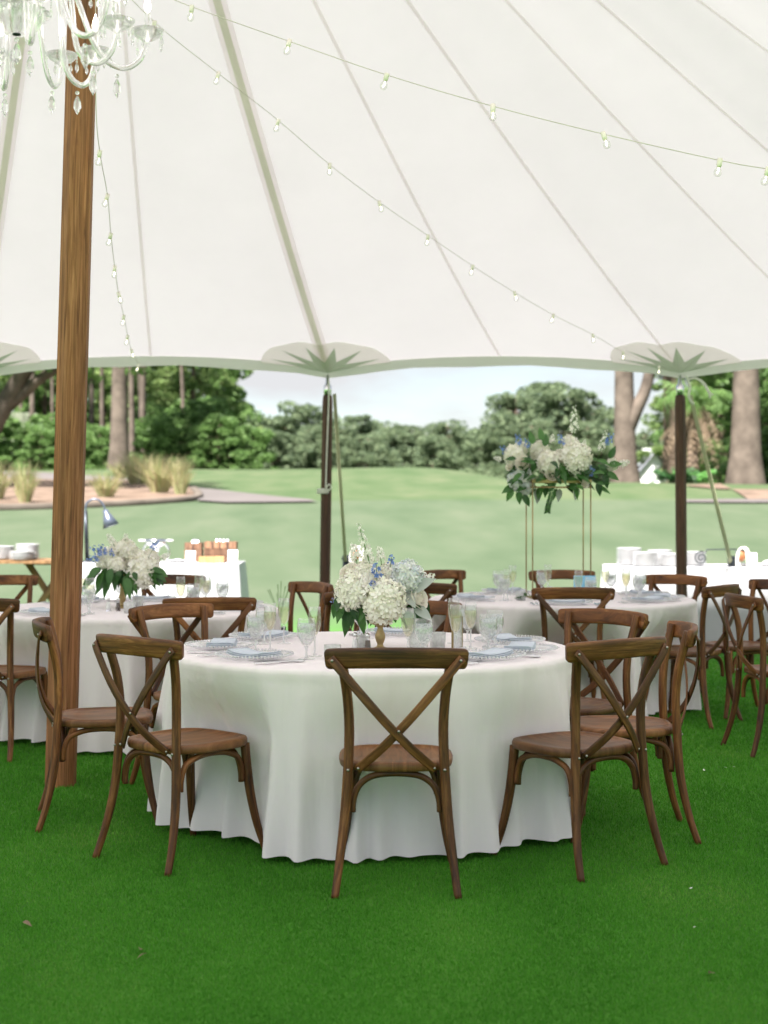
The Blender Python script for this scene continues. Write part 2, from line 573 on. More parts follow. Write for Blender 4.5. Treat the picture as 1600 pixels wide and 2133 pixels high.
M['pinefar'] = leafy('far_foliage', [(0.10, 0.145, 0.088), (0.17, 0.225, 0.125), (0.22, 0.275, 0.155)], 0.5, 0.6, True, 0.2)
M['broad'] = leafy('broad_foliage', [(0.09, 0.165, 0.052), (0.155, 0.265, 0.080), (0.21, 0.33, 0.11)], 0.55, 0.5, True, 0.3)
M['dead'] = leafy('dead_frond', [(0.16, 0.115, 0.075), (0.26, 0.19, 0.13), (0.32, 0.25, 0.18)], 0.25, 0.8, True, 0.1)
M['reed'] = leafy('reed_grass', [(0.42, 0.42, 0.20), (0.52, 0.43, 0.27), (0.32, 0.42, 0.16), (0.58, 0.50, 0.36)], 0.4, 0.7, True, 0.1)
M['moss'] = leafy('hanging_moss', [(0.20, 0.23, 0.16), (0.30, 0.32, 0.24)], 0.3, 0.9, True, 0.1)
M['roof'] = princ('grey_shingle', (0.22, 0.23, 0.25), 0.8, 0, 0.2, (8, 0.4), (3, 0.15))
M['siding'] = princ('pale_siding', (0.60, 0.62, 0.64), 0.7, 0, 0.3, None, (3, 0.06))
M['trim'] = princ('white_trim', (0.80, 0.80, 0.79), 0.6)
M['pane'] = princ('window_pane', (0.10, 0.13, 0.16), 0.1, 0, 0.8)
M['path'] = princ('cart_path', (0.115, 0.102, 0.098), 0.9, 0, 0.2, (40, 0.3), (0.6, 0.12))
M['kerb'] = princ('kerb_stone', (0.12, 0.10, 0.083), 0.9, 0, 0.2, (20, 0.3), (2, 0.2))
M['straw'] = princ('pine_straw', (0.150, 0.108, 0.082), 0.95, 0, 0.1, (12, 0.8), (1.6, 0.38))


def grass_ground(name, near):
    m, N, L, o = nm(name)
    t = N.new('ShaderNodeTexCoord')
    b = N.new('ShaderNodeBsdfPrincipled')
    b.inputs['Roughness'].default_value = 0.85
    b.inputs['Specular IOR Level'].default_value = 0.25
    n1 = N.new('ShaderNodeTexNoise'); n1.inputs['Scale'].default_value = 0.9; n1.inputs['Detail'].default_value = 6
    mpn = N.new('ShaderNodeMapping'); mpn.inputs['Scale'].default_value = (1, 0.35, 1)
    L.new(t.outputs['Object'], mpn.inputs['Vector'])
    L.new(mpn.outputs['Vector'], n1.inputs['Vector'])
    n2 = N.new('ShaderNodeTexNoise'); n2.inputs['Scale'].default_value = 140; n2.inputs['Detail'].default_value = 3
    L.new(t.outputs['Object'], n2.inputs['Vector'])
    # putting green under the tent, fairway beyond with washed-out sunlight put into its colour
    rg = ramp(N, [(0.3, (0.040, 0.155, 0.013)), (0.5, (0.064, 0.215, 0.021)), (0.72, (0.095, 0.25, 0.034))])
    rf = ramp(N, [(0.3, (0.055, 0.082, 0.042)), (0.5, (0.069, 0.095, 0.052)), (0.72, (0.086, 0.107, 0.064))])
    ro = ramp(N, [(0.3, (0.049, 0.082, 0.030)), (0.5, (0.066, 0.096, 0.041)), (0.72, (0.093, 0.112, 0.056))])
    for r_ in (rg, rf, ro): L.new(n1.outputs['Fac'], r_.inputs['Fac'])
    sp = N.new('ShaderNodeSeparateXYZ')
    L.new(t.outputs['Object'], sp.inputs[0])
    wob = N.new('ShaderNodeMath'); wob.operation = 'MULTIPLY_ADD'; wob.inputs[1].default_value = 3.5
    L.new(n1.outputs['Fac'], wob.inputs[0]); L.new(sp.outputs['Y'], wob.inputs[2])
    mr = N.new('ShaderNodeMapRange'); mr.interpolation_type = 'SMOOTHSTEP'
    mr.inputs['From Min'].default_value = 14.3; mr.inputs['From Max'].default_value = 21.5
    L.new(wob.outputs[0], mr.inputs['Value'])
    mr2 = N.new('ShaderNodeMapRange'); mr2.interpolation_type = 'SMOOTHSTEP'
    mr2.inputs['From Min'].default_value = 36.2; mr2.inputs['From Max'].default_value = 37.6
    mr2.inputs['To Max'].default_value = 1.0
    L.new(sp.outputs['Y'], mr2.inputs['Value'])
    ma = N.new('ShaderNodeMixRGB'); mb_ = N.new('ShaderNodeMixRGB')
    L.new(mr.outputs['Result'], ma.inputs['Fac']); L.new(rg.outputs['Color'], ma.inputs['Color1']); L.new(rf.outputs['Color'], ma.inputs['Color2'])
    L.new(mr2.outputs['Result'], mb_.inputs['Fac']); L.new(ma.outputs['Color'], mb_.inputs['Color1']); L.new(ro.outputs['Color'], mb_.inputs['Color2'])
    mv = N.new('ShaderNodeMixRGB'); mv.blend_type = 'MULTIPLY'; mv.inputs['Fac'].default_value = 0.5
    r3 = ramp(N, [(0.3, (0.5, 0.5, 0.5)), (0.7, (1.3, 1.3, 1.3))])
    L.new(n2.outputs['Fac'], r3.inputs['Fac'])
    L.new(mb_.outputs['Color'], mv.inputs['Color1']); L.new(r3.outputs['Color'], mv.inputs['Color2'])
    L.new(mv.outputs['Color'], b.inputs['Base Color'])
    bp = N.new('ShaderNodeBump'); bp.inputs['Strength'].default_value = 0.5; bp.inputs['Distance'].default_value = 0.01
    L.new(n2.outputs['Fac'], bp.inputs['Height']); L.new(bp.outputs['Normal'], b.inputs['Normal'])
    L.new(b.outputs[0], o.inputs['Surface'])
    return m


def blade_mat():
    m, N, L, o = nm('grass_blades')
    t = N.new('ShaderNodeTexCoord')
    g = N.new('ShaderNodeNewGeometry')
    mpn = N.new('ShaderNodeMapping'); mpn.inputs['Scale'].default_value = (1, 0.45, 1)
    n1 = N.new('ShaderNodeTexNoise'); n1.inputs['Scale'].default_value = 1.3; n1.inputs['Detail'].default_value = 5
    L.new(t.outputs['Object'], mpn.inputs['Vector']); L.new(mpn.outputs['Vector'], n1.inputs['Vector'])
    mm = N.new('ShaderNodeMath'); mm.operation = 'MULTIPLY_ADD'; mm.inputs[1].default_value = 0.40
    L.new(g.outputs['Random Per Island'], mm.inputs[0])
    m3 = N.new('ShaderNodeMath'); m3.operation = 'SUBTRACT'; m3.inputs[1].default_value = 0.20
    L.new(n1.outputs['Fac'], m3.inputs[0]); L.new(m3.outputs[0], mm.inputs[2])
    r = ramp(N, [(0.25, (0.045, 0.195, 0.013)), (0.5, (0.078, 0.305, 0.022)), (0.7, (0.122, 0.37, 0.038)), (0.85, (0.21, 0.39, 0.075))])
    L.new(mm.outputs[0], r.inputs['Fac'])
    d = N.new('ShaderNodeBsdfPrincipled'); d.inputs['Roughness'].default_value = 0.6; d.inputs['Specular IOR Level'].default_value = 0.25
    tr = N.new('ShaderNodeBsdfTranslucent')
    L.new(r.outputs['Color'], d.inputs['Base Color']); L.new(r.outputs['Color'], tr.inputs['Color'])
    ms = N.new('ShaderNodeMixShader'); ms.inputs[0].default_value = 0.3
    L.new(d.outputs[0], ms.inputs[1]); L.new(tr.outputs[0], ms.inputs[2]); L.new(ms.outputs[0], o.inputs['Surface'])
    return m


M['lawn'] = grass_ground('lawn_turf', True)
M['blade'] = blade_mat()


# ================================================================ TERRAIN
def interp(pts, x):
    for (a, b), (c, d) in zip(pts, pts[1:]):
        if x <= c:
            return b + (d - b) * max(0, (x - a) / (c - a))
    return pts[-1][1]


PROF_L = [(-50, 0), (15, 0), (19, 0.08), (24, 0.42), (30, 0.98), (36, 1.50), (42, 1.82), (48, 2.22), (54, 2.62), (59, 2.85), (64, 2.82), (80, 1.6), (110, 0.6), (600, 0.4)]
PROF_R = [(-50, 0), (15, 0), (19, 0.08), (24, 0.42), (30, 0.98), (36, 1.50), (40, 1.78), (45, 2.02), (50, 2.06), (60, 1.9), (80, 1.3), (110, 0.6), (600, 0.4)]


def zt(x, y):
    s = x / max(y, 5)
    w = smooth(0.02, 0.15, s)
    # smooth the piecewise profile a little
    def pf(P): return (interp(P, y - 1.5) + interp(P, y) * 2 + interp(P, y + 1.5)) / 4 if y > 12 else 0.0
    z = pf(PROF_L) * (1 - w) + pf(PROF_R) * w
    if y > 18:
        z += 0.05 * math.sin(x * 0.21 + y * 0.13) * smooth(18, 34, y) + 0.03 * math.sin(x * 0.5 - y * 0.31) * smooth(20, 34, y)
    return z


def ground_hit(px, py):
    best = 36.0
    Y = 6.0
    prev = None
    while Y < 100:
        p = at(px, py, Y)
        d = p.z - zt(p.x, Y)
        if prev is not None and prev > 0 >= d: return p.x, Y
        prev = d
        Y += 0.1
    return (px - XC) / FPX * best, best


def axis(stops):
    out = []
    for a, b, n in stops:
        out += [a + (b - a) * i / n for i in range(n)]
    out.append(stops[-1][1])
    return out


xs = axis([(-700, -60, 16), (-60, -14, 16), (-14, 14, 28), (14, 60, 16), (60, 700, 16)])
ys = axis([(-120, -6, 8), (-6, 16, 22), (16, 66, 70), (66, 120, 20), (120, 900, 14)])
b = MB()
nx = len(xs)
b.add([(x, y, zt(x, y)) for y in ys for x in xs],
      [(j * nx + i, j * nx + i + 1, (j + 1) * nx + i + 1, (j + 1) * nx + i) for j in range(len(ys) - 1) for i in range(nx - 1)])
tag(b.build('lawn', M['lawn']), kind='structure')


def drape(name, mat, outline, lift, step=0.6):
    """a flat area (outline in x,y) laid on the terrain"""
    import mathutils
    xs_ = [p[0] for p in outline]; ys_ = [p[1] for p in outline]
    def inside(x, y):
        c = False
        for (x1, y1), (x2, y2) in zip(outline, outline[1:] + outline[:1]):
            if (y1 > y) != (y2 > y) and x < (x2 - x1) * (y - y1) / (y2 - y1) + x1: c = not c
        return c
    pts, edges = [], []
    n = len(outline)
    dense = []
    for (x1, y1), (x2, y2) in zip(outline, outline[1:] + outline[:1]):
        k = max(1, int(math.hypot(x2 - x1, y2 - y1) / step))
        dense += [(x1 + (x2 - x1) * i / k, y1 + (y2 - y1) * i / k) for i in range(k)]
    nb = len(dense)
    pts = [Vector(p) for p in dense]
    y = min(ys_) + step / 2
    while y < max(ys_):
        x = min(xs_) + step / 2
        while x < max(xs_):
            if inside(x, y) and min((x - q.x) ** 2 + (y - q.y) ** 2 for q in pts[:nb]) > (step * 0.4) ** 2:
                pts.append(Vector((x, y)))
            x += step
        y += step
    r = mathutils.geometry.delaunay_2d_cdt(pts, [(i, (i + 1) % nb) for i in range(nb)], [], 1, 1e-5)
    b = MB()
    b.add([(p.x, p.y, zt(p.x, p.y) + lift) for p in r[0]], [tuple(f) for f in r[2]])
    return tag(b.build(name, mat), kind='structure')


def hits(pxs):
    return [ground_hit(*p) for p in pxs]


bed_px = [(-90, 1063), (60, 1061), (200, 1056), (330, 1049), (408, 1042), (416, 1034), (398, 1018), (360, 1006), (300, 1003), (210, 1004), (100, 1002), (-90, 994)]
bed = hits(bed_px)
drape('pine_straw_bed', M['straw'], bed, 0.06, 0.5)
path_f = [(409, 1046), (425, 1038), (402, 1019), (455, 1023), (540, 1033), (645, 1044), (660, 1048), (560, 1049.5), (470, 1050.5)]
drape('cart_path', M['path'], hits(path_f), 0.05, 0.5)
drape('cart_path', M['path'], hits([(-90, 985), (60, 984), (150, 990), (250, 996), (345, 1001), (400, 1014), (380, 1012), (300, 1002.5), (210, 1003.5), (100, 1001), (-90, 992)]), 0.035, 0.5)
drape('cart_path', M['path'], hits([(1425, 1044), (1500, 1042.5), (1700, 1041), (1700, 1050), (1500, 1050), (1430, 1048.5)]), 0.04, 0.5)
drape('mulch_bed', M['straw'], hits([(1420, 1013), (1500, 1010), (1560, 1006), (1700, 1004), (1700, 1020), (1600, 1022), (1500, 1021)]), 0.04, 0.5)
# kerb in front of the straw bed, one mesh strip with rounded top
kp = hits([(-90, 1064), (60, 1062), (200, 1057), (330, 1050), (400, 1043.5), (414, 1036), (404, 1023)])
kp = spline([(x, y, zt(x, y) + 0.05) for x, y in kp], 6)
b = MB(); b.tube(kp, 1.0, 8, True, (0.22, 0.18), (0, 0, 1))
tag(b.build('bed_kerb', M['kerb']), kind='structure')

# grass blades over the putting green in view
rng = np.random.default_rng(3)
def blades(n, y0, y1, h, w):
    # density falls with distance: uniform in 1/y
    u = rng.random(n)
    y = 1 / (1 / y0 + (1 / y1 - 1 / y0) * u)
    x = (rng.random(n) - 0.5) * 2 * (y * 0.275 + 1.3)
    a = rng.random(n) * 2 * PI
    hh = h * (0.5 + rng.random(n)) * np.clip(y / 5.0, 0.8, 2.0)
    ww = w * (0.6 + 0.8 * rng.random(n)) * np.clip(y / 4.5, 0.8, 2.6)
    lx, ly = (rng.random(n) - 0.5) * 1.3 * hh, (rng.random(n) - 0.5) * 1.3 * hh
    ca, sa = np.cos(a) * ww / 2, np.sin(a) * ww / 2
    z0 = np.full(n, -0.002)
    v = np.empty((n, 3, 3), dtype=np.float32)
    v[:, 0] = np.stack([x - ca, y - sa, z0], 1)
    v[:, 1] = np.stack([x + ca, y + sa, z0], 1)
    v[:, 2] = np.stack([x + lx, y + ly, hh], 1)
    me = bpy.data.meshes.new('grass')
    me.vertices.add(n * 3); me.loops.add(n * 3); me.polygons.add(n)
    me.vertices.foreach_set('co', v.reshape(-1))
    me.loops.foreach_set('vertex_index', np.arange(n * 3, dtype=np.int32))
    me.polygons.foreach_set('loop_start', np.arange(0, n * 3, 3, dtype=np.int32))
    me.materials.append(M['blade'])
    me.update(); me.validate()
    return me
tag(link('grass', blades(1350000, 3.3, 15.0, 0.0095, 0.0034)), 'short dense green turf growing under the tent', 'grass', kind='stuff')

# ================================================================ TENT
P0 = Vector((-1.5, 7.4, 0))
HPEAK, ZE = 6.25, 2.70
BACK_Y, FRONT_Y = 13.5, 1.3
bx = [-0.52 + 3.25 * k for k in range(-3, 4)]
corner = []
for i in range(len(bx) - 1): corner.append((bx[i], BACK_Y))
corner += [(bx[-1], BACK_Y), (bx[-1] + 0.9, 10.6), (bx[-1] + 1.1, 7.4), (bx[-1] + 0.9, 4.2)]
for x in reversed(bx): corner.append((x, FRONT_Y))
corner += [(bx[0] - 0.9, 4.2), (bx[0] - 1.1, 7.4), (bx[0] - 0.9, 10.6)]
NC = len(corner)
SEG = 12


def edge_pt(u):
    """u in pole units round the perimeter -> (x, y, z) of the eave; scalloped between poles"""
    i = int(math.floor(u)) % NC
    f = u - math.floor(u)
    a, c = corner[i], corner[(i + 1) % NC]
    x, y = a[0] + (c[0] - a[0]) * f, a[1] + (c[1] - a[1]) * f
    k = math.sin(PI * f)
    inw = Vector((P0.x - x, P0.y - y)).normalized() * 0.10 * k
    return Vector((x + inw.x, y + inw.y, ZE + 0.075 * k - 0.03 * (1 - k) ** 3))


def canopy(u, s, drop=0.0):
    e = edge_pt(u)
    g = (1 - s) - 0.16 * s * s * (1 - s)
    f = u - math.floor(u)
    bil = math.sin(2 * PI * f) ** 2 * 0.05 * s * (1 - s)      # the cloth billows a little between seams
    return Vector((P0.x + (e.x - P0.x) * s, P0.y + (e.y - P0.y) * s, e.z + (HPEAK - e.z) * g - bil - drop))


tent = empty('tent', (P0.x, P0.y, 0), 0, 'white sailcloth pole tent with olive seams and star patches at its eaves', 'tent')
tp = (-P0.x, -P0.y, 0)
def tent_part(b, name, mat):
    return b.build(name, mat, tent, tp)
NS = 26
b = MB()
vv, ff = [], []
NU = NC * SEG
for i in range(NU):
    for j in range(NS + 1):
        vv.append(canopy(i / SEG, 0.02 + 0.98 * j / NS))
for i in range(NU):
    i2 = (i + 1) % NU
    for j in range(NS):
        ff.append((i * (NS + 1) + j, i2 * (NS + 1) + j, i2 * (NS + 1) + j + 1, i * (NS + 1) + j + 1))
b.add(vv, ff)
tent_part(b, 'canopy', M['canvas'])
# valance round the eave
b = MB(); vv, ff = [], []
for i in range(NU):
    e = canopy(i / SEG, 1.0)
    f = (i % SEG) / SEG
    vv += [e + Vector((0, 0, 0.012)), e + Vector((0, 0, -0.05)) , e + Vector((0, 0, -0.09 - 0.008 * math.sin(2 * PI * f * 3)))]
for i in range(NU):
    i2 = (i + 1) % NU
    for j in (0, 1): ff.append((i * 3 + j, i2 * 3 + j, i2 * 3 + j + 1, i * 3 + j + 1))
b.add(vv, ff)
tent_part(b, 'valance', M['valance'])


def seam_strip(u, w, drop, name, mat, s0=0.05, s1=0.995):
    b = MB(); vv, ff = [], []
    n = 40
    for j in range(n + 1):
        s = s0 + (s1 - s0) * j / n
        e0, e1 = canopy(u - 0.01, s, drop), canopy(u + 0.01, s, drop)
        c = canopy(u, s, drop)
        d = (e1 - e0); d.z = 0; d.normalize()
        ww = w / 2
        vv += [c - d * ww, c + d * ww]
    for j in range(n): ff.append((j * 2, j * 2 + 1, j * 2 + 3, j * 2 + 2))
    b.add(vv, ff)
    tent_part(b, name, mat)


# which eave points carry the wide olive-webbed bands and which the narrow seams (as seen above the lawn side)
for i in range(NC):
    wide = (i in (1, 2, 3)) or (i % 2 == 1 and i > 6)
    if wide:
        seam_strip(i, 0.125, 0.006, 'seam_band', M['seamw'])
        seam_strip(i, 0.054, 0.013, 'webbing', M['web'])
    else:
        seam_strip(i, 0.03, 0.008, 'seam', M['seam'])
    seam_strip(i + 0.5, 0.028, 0.008, 'seam', M['seam'])
# reinforcement patches and stars at the side poles on the lawn side
for i in range(1, 6):
    b = MB(); vv = [canopy(i, 0.999, 0.02)]; ff = []
    n = 28
    for k in range(n + 1):
        a = PI * k / n
        du, ds = 0.185 * math.cos(a), 0.064 * math.sin(a) * (1 + 0.03 * math.cos(10 * a))
        vv.append(canopy(i + du, 1.0 - ds, 0.017))
    for k in range(n): ff.append((0, k + 1, k + 2))
    b.add(vv, ff, None, False)
    tent_part(b, 'reinforcement_patch', M['patch'])
    b = MB(); vv = [canopy(i, 0.999, 0.045)]; ff = []
    pts = 6
    for k in range(2 * pts + 1):
        a = PI * k / (2 * pts)
        rr = 1.0 if k % 2 == 1 else 0.40
        du, ds = 0.165 * rr * math.cos(a), 0.056 * rr * math.sin(a)
        vv.append(canopy(i + du, 1.0 - ds, 0.028))
    for k in range(2 * pts): ff.append((0, k + 1, k + 2))
    b.add(vv, ff, None, False)
    tent_part(b, 'star_patch', M['star'])

# thick timber pole
def octa(path, r):
    b = MB(); b.tube(path, r, 8, True)
    b.sm = [False] * len(b.sm)
    return b
base = at(126, 1632, 7.4); base.z = 0
top = at(173, 0, 7.4)
dirv = (top - base) / top.z
o = empty('centre_pole', base, 0, 'thick octagonal timber tent pole with warm brown grain', 'pole')
pth = [Vector((0, 0, 0.0)) + dirv * z for z in (-0.02, 0.5, 1.5, 2.5, 3.5, 4.5, 5.5, HPEAK - 0.06)]
octa(pth, [0.079, 0.079, 0.079, 0.078, 0.077, 0.076, 0.075, 0.07]).build('shaft', M['post'], o)
b = MB(); b.lathe([(0.10, 0), (0.10, 0.05), (0.05, 0.12)], 16, dirv * (HPEAK - 0.10)); b.build('pole_cap', M['steel'], o)

# side poles
plabels = {-10.27: None}
side = {}
for i, (x, y) in enumerate(corner):
    if i in (1, 2, 3, 4, 5, 6, 0):
        pass
    elif y > 0 or True:
        pass
    lean = (0.0, 0.0)
    if i == 3: lean = (0.035, 0.0)
    if i == 4: lean = (-0.02, 0.0)
    lab = {3: 'slim dark brown side pole with white cord knotted round its middle',
           4: 'slim reddish brown side pole with loose white cord ends at its cap',
           2: 'slim dark side pole holding the eave beyond the thick timber pole'}.get(i, 'slim dark side pole along the outer eave of the tent')
    z1 = 2.56
    o = empty('side_pole', (x - lean[0], y - lean[1], 0), 0, lab, 'pole', 'outer side poles of the tent' if i not in (2, 3, 4) else None)
    px_ = [Vector((lean[0] * t, lean[1] * t, -0.02 + (z1 - 0.12) * t)) for t in (0, 0.35, 0.7, 0.975, 1.0)]
    octa(px_, [0.052, 0.052, 0.052, 0.050, 0.043]).build('shaft', M['dpost'], o)
    b = MB(); b.lathe([(0.036, 0), (0.036, 0.10), (0.02, 0.12), (0.012, 0.2)], 14, (lean[0], lean[1], z1 - 0.15)); b.build('metal_tip', M['steel'], o)
    if i == 3:
        b = MB()
        w = [(0.058 * math.cos(t), 0.058 * math.sin(t), 1.515 + 0.011 * t / (2 * PI)) for t in np.linspace(0, 8 * PI, 80)]
        b.tube(w, 0.0075, 6)
        b.tube(spline([(0.02, -0.07, 1.56), (0.05, -0.08, 1.60), (0.07, -0.07, 1.57), (0.03, -0.075, 1.53)], 6), 0.007, 6)
        b.tube(spline([(0.02, -0.06, 1.55), (0.03, -0.062, 1.9), (0.045, -0.058, 2.3), (0.05, -0.05, 2.56)], 6), 0.0065, 6)
        b.build('tie_cord', M['rope'], o)
    if i == 4:
        b = MB()
        b.tube(spline([(0.03, -0.04, 2.6), (0.06, -0.05, 2.5), (0.05, -0.05, 2.42), (0.075, -0.04, 2.36), (0.1, -0.03, 2.34)], 6), 0.012, 6)
        b.tube(spline([(0.05, -0.04, 2.57), (0.12, -0.05, 2.575), (0.19, -0.06, 2.53), (0.235, -0.06, 2.45), (0.27, -0.06, 2.42)], 6), 0.0085, 6)
        b.tube(spline([(0.05, -0.045, 2.565), (0.12, -0.055, 2.57), (0.18, -0.065, 2.52), (0.225, -0.065, 2.45), (0.245, -0.065, 2.39)], 6), 0.0085, 6)
        b.build('tie_cord', M['rope'], o)

# guy straps with ratchets
def guy(p_top, p_st, label, w=0.045):
    o = empty('guy_strap', (p_st[0], p_st[1], 0), 0, label, 'strap')
    a, c = Vector(p_top) - Vector((p_st[0], p_st[1], 0)), Vector((0, 0, 0.06))
    b = MB(); b.tube([a, a.lerp(c, 0.5) + Vector((0, 0, -0.02)), c], 1.0, 8, True, (w, 0.006), (0.25, -1, 0.1)); b.build('webbing', M['strap'], o)
    k = a.lerp(c, 0.68)
    b = MB(); b.box(k, (0.06, 0.05, 0.15), 0.2); b.tube([k + Vector((-0.04, 0, 0.04)), k + Vector((0.06, -0.02, 0.06))], 0.012, 8); b.build('ratchet', M['black'], o)
    b = MB(); b.sphere(k + Vector((0.10, -0.02, 0.08)), 0.05, 8, 6, (0.8, 0.6, 1.2)); b.build('ratchet_handle', M['rust'], o)
    b = MB()
    for q in range(5):
        t = np.linspace(0, 2 * PI, 16)
        cx = k + Vector((0.10 + 0.01 * q, -0.04 + 0.015 * q, 0.04))
        b.tube([cx + Vector((0.055 * math.cos(u + q), 0.01 * math.sin(3 * u), 0.15 * math.sin(u + q) - 0.03)) for u in t], 0.012, 6, False)
    b.build('strap_coil', M['rope'], o)
    b = MB(); b.tube([(0, 0, -0.3), (0.0, 0, 0.16)], [0.018, 0.018], 8); b.tube([(0, 0, 0.15), (0, 0, 0.17)], 0.03, 8); b.build('stake', M['black'], o)
guy((2.83, 13.52, 2.42), (3.88, 15.6), 'olive guy strap with orange ratchet running from the cord-topped pole')
guy((-0.46, 13.56, 2.44), (-0.36, 15.7), 'pale guy strap with white coil running from the knotted-cord pole', 0.035)

# ---------------------------------------------------------------- string lights
def bulb_meshes():
    a = MB(); a.lathe([(0.0, 0.012), (0.013, 0.010), (0.013, -0.026), (0.009, -0.032)], 10); s = a.mesh('bulb_socket', M['socket'])
    a = MB(); a.lathe([(0.009, -0.030), (0.012, -0.038), (0.0185, -0.048), (0.0205, -0.058), (0.0185, -0.068), (0.011, -0.077), (0.0, -0.079)], 12, cap0=False); g = a.mesh('bulb_glass', M['bulb'])
    a = MB(); a.tube([(0, 0, -0.036), (0.003, 0, -0.05), (-0.003, 0, -0.058), (0, 0, -0.064)], 0.0028, 5); f = a.mesh('filament', M['filament'])
    return s, g, f
BS, BG, BF = bulb_meshes()
def strand(label, cable, bulbs, extra=()):
    base = cable[0]
    o = empty('string_lights', base, 0, label, 'string lights', 'string lights hung under the tent')
    b = MB(); b.tube([p - base for p in spline(cable, 6)], 0.0019, 6); b.build('cable', M['cable'], o)
    for k, p in enumerate(bulbs):
        r = random.Random(k)
        s = link('bulb_socket', BS, o, p - base, (r.uniform(-.3, .3), r.uniform(-.35, .35), 0), 0.88)
        link('bulb', BG, s); link('filament', BF, s)
def pts_line(pxs, A, B):
    """pixels -> points on the vertical plane through A and B (x,y)"""
    out = []
    for px, py in pxs:
        t = (px - XC) / FPX
        s = (t * A[1] - A[0]) / ((B[0] - A[0]) - t * (B[1] - A[1]))
        Y = A[1] + (B[1] - A[1]) * s
        out.append(at(px, py, Y))
    return out
A0, B1 = (-1.46, 7.28), (2.6, 5.75)
st = pts_line([(215, -68), (290, -32), (400, 14), (603, 86), (806, 156), (1027, 221), (1257, 279), (1500, 334), (1600, 352), (1830, 388)], A0, B1)
strand('string of clear bulbs running from the thick pole out across the tables', st, st[2:9])
A0, B2 = (-1.46, 7.47), (2.70, 13.44)
st = pts_line([(212, -70), (322, 46), (455, 153), (580, 251), (687, 343), (790, 421), (892, 491), (985, 554), (1072, 609), (1153, 656), (1235, 697), (1298, 733), (1373, 764), (1414, 782)], A0, B2)
strand('string of clear bulbs running from the thick pole to the cord-topped side pole', st, st[1:13])
A0, B3 = (-1.44, 7.48), (-2.24, 13.38)
st = pts_line([(199, -90), (200, 215), (208, 316), (224, 407), (231, 488), (239, 556), (247, 611), (258, 658), (266, 700), (274, 729), (289, 760)], A0, B3)
strand('string of clear bulbs dropping behind the thick pole to the middle of an eave', st, st[2:])

# ================================================================ BACKGROUND TREES
def leaf_cloud(b, c, r, n, size, rn, flat=0.6):
    """n leaf clumps (bent quads) spread through an ellipsoid"""
    for _ in range(n):
        while True:
            d = Vector((rn.uniform(-1, 1), rn.uniform(-1, 1), rn.uniform(-1, 1)))
            if 0.05 < d.length < 1: break
        d = d * (d.length ** -0.45)
        p = Vector(c) + Vector((d.x * r[0], d.y * r[1], d.z * r[2]))
        s = size * rn.uniform(0.55, 1.35)
        a = Vector((rn.gauss(0, 1), rn.gauss(0, 1), rn.gauss(0, flat))).normalized()
        q = a.cross(Vector((rn.gauss(0, 1), rn.gauss(0, 1), rn.gauss(0, 1)))).normalized()
        a = a * s; q = q * s * 0.5
        up = Vector((0, 0, 0.12 * s))
        b.v += [tuple(p - a), tuple(p + q + up), tuple(p + a), tuple(p - q + up)]
        b.uv += [(0, 0)] * 4
        n0 = len(b.v) - 4
        b.f.append((n0, n0 + 1, n0 + 2, n0 + 3)); b.sm.append(False)


def tree_meshes(seed, h, r0, crown0, spread, mat, bark, clumps=34, leaves=120, size=0.3, fork=None, lean=0.0, conic=0.35):
    rn = random.Random(seed)
    t, c = MB(), MB()
    top = Vector((lean * h, rn.uniform(-.2, .2), h))
    path = spline([(0, 0, -0.8), (0, 0, 0), (lean * h * 0.2 + rn.uniform(-.1, .1), 0, h * 0.3), (lean * h * 0.6 + rn.uniform(-.2, .2), rn.uniform(-.2, .2), h * 0.65), top], 4)
    def rad(z): return r0 * (1.0 - 0.82 * max(0, z) / h) * (1 + 0.35 * math.exp(-max(0, z) / (r0 * 1.2)))
    t.tube(path, [rad(p.z) for p in path], 10)
    if fork:
        zf, dx = fork
        f0 = min(path, key=lambda p: abs(p.z - zf))
        fp = spline([f0 + Vector((.05, -.05, -.3)), f0 + Vector((dx * .42, -.1, .5)), f0 + Vector((dx * .85, -.1, 1.6)), f0 + Vector((dx * 1.1, 0.1, 4)), f0 + Vector((dx * 1.4, 0.3, 8))], 4)
        t.tube(fp, [r0 * 0.68 * (1 - 0.6 * i / len(fp)) for i in range(len(fp))], 8)
    for k in range(clumps):
        f = (k + rn.random()) / clumps
        z = h * (crown0 + (1 - crown0) * f)
        w = spread * (1 - conic * f) * math.sqrt(max(0.12, 1 - max(0, f - 0.55) ** 2 * 3.6))
        a = rn.uniform(0, 2 * PI) + k * 2.4
        rr = w * rn.uniform(0.25, 1.0)
        i = min(range(len(path)), key=lambda i: abs(path[i].z - z * 0.94))
        s = path[i]
        e = Vector((s.x + math.cos(a) * rr, s.y + math.sin(a) * rr, z))
        t.tube([s, s.lerp(e, 0.5) + Vector((0, 0, -0.1 * rr * 0.3)), e], [max(0.02, r0 * 0.16), max(0.015, r0 * 0.1), 0.012], 4, False)
        cr = spread * rn.choice((0.12, 0.18, 0.24, 0.32))
        leaf_cloud(c, e, (cr, cr, cr * 0.55), int(leaves * rn.uniform(0.6, 1.3)), size, rn)
    return t.mesh('trunk', bark), c.mesh('crown', mat)


def plant_tree(name, meshes, x, y, label, group=None, s=1.0, rz=None, cat='tree', zoff=0.0):
    o = empty(name, (x, y, zt(x, y) - 0.05 + zoff), random.uniform(0, 6.28) if rz is None else rz, label, cat, group)
    o.scale = (s, s, s)
    link('trunk', meshes[0], o)
    link('crown', meshes[1], o)
    return o


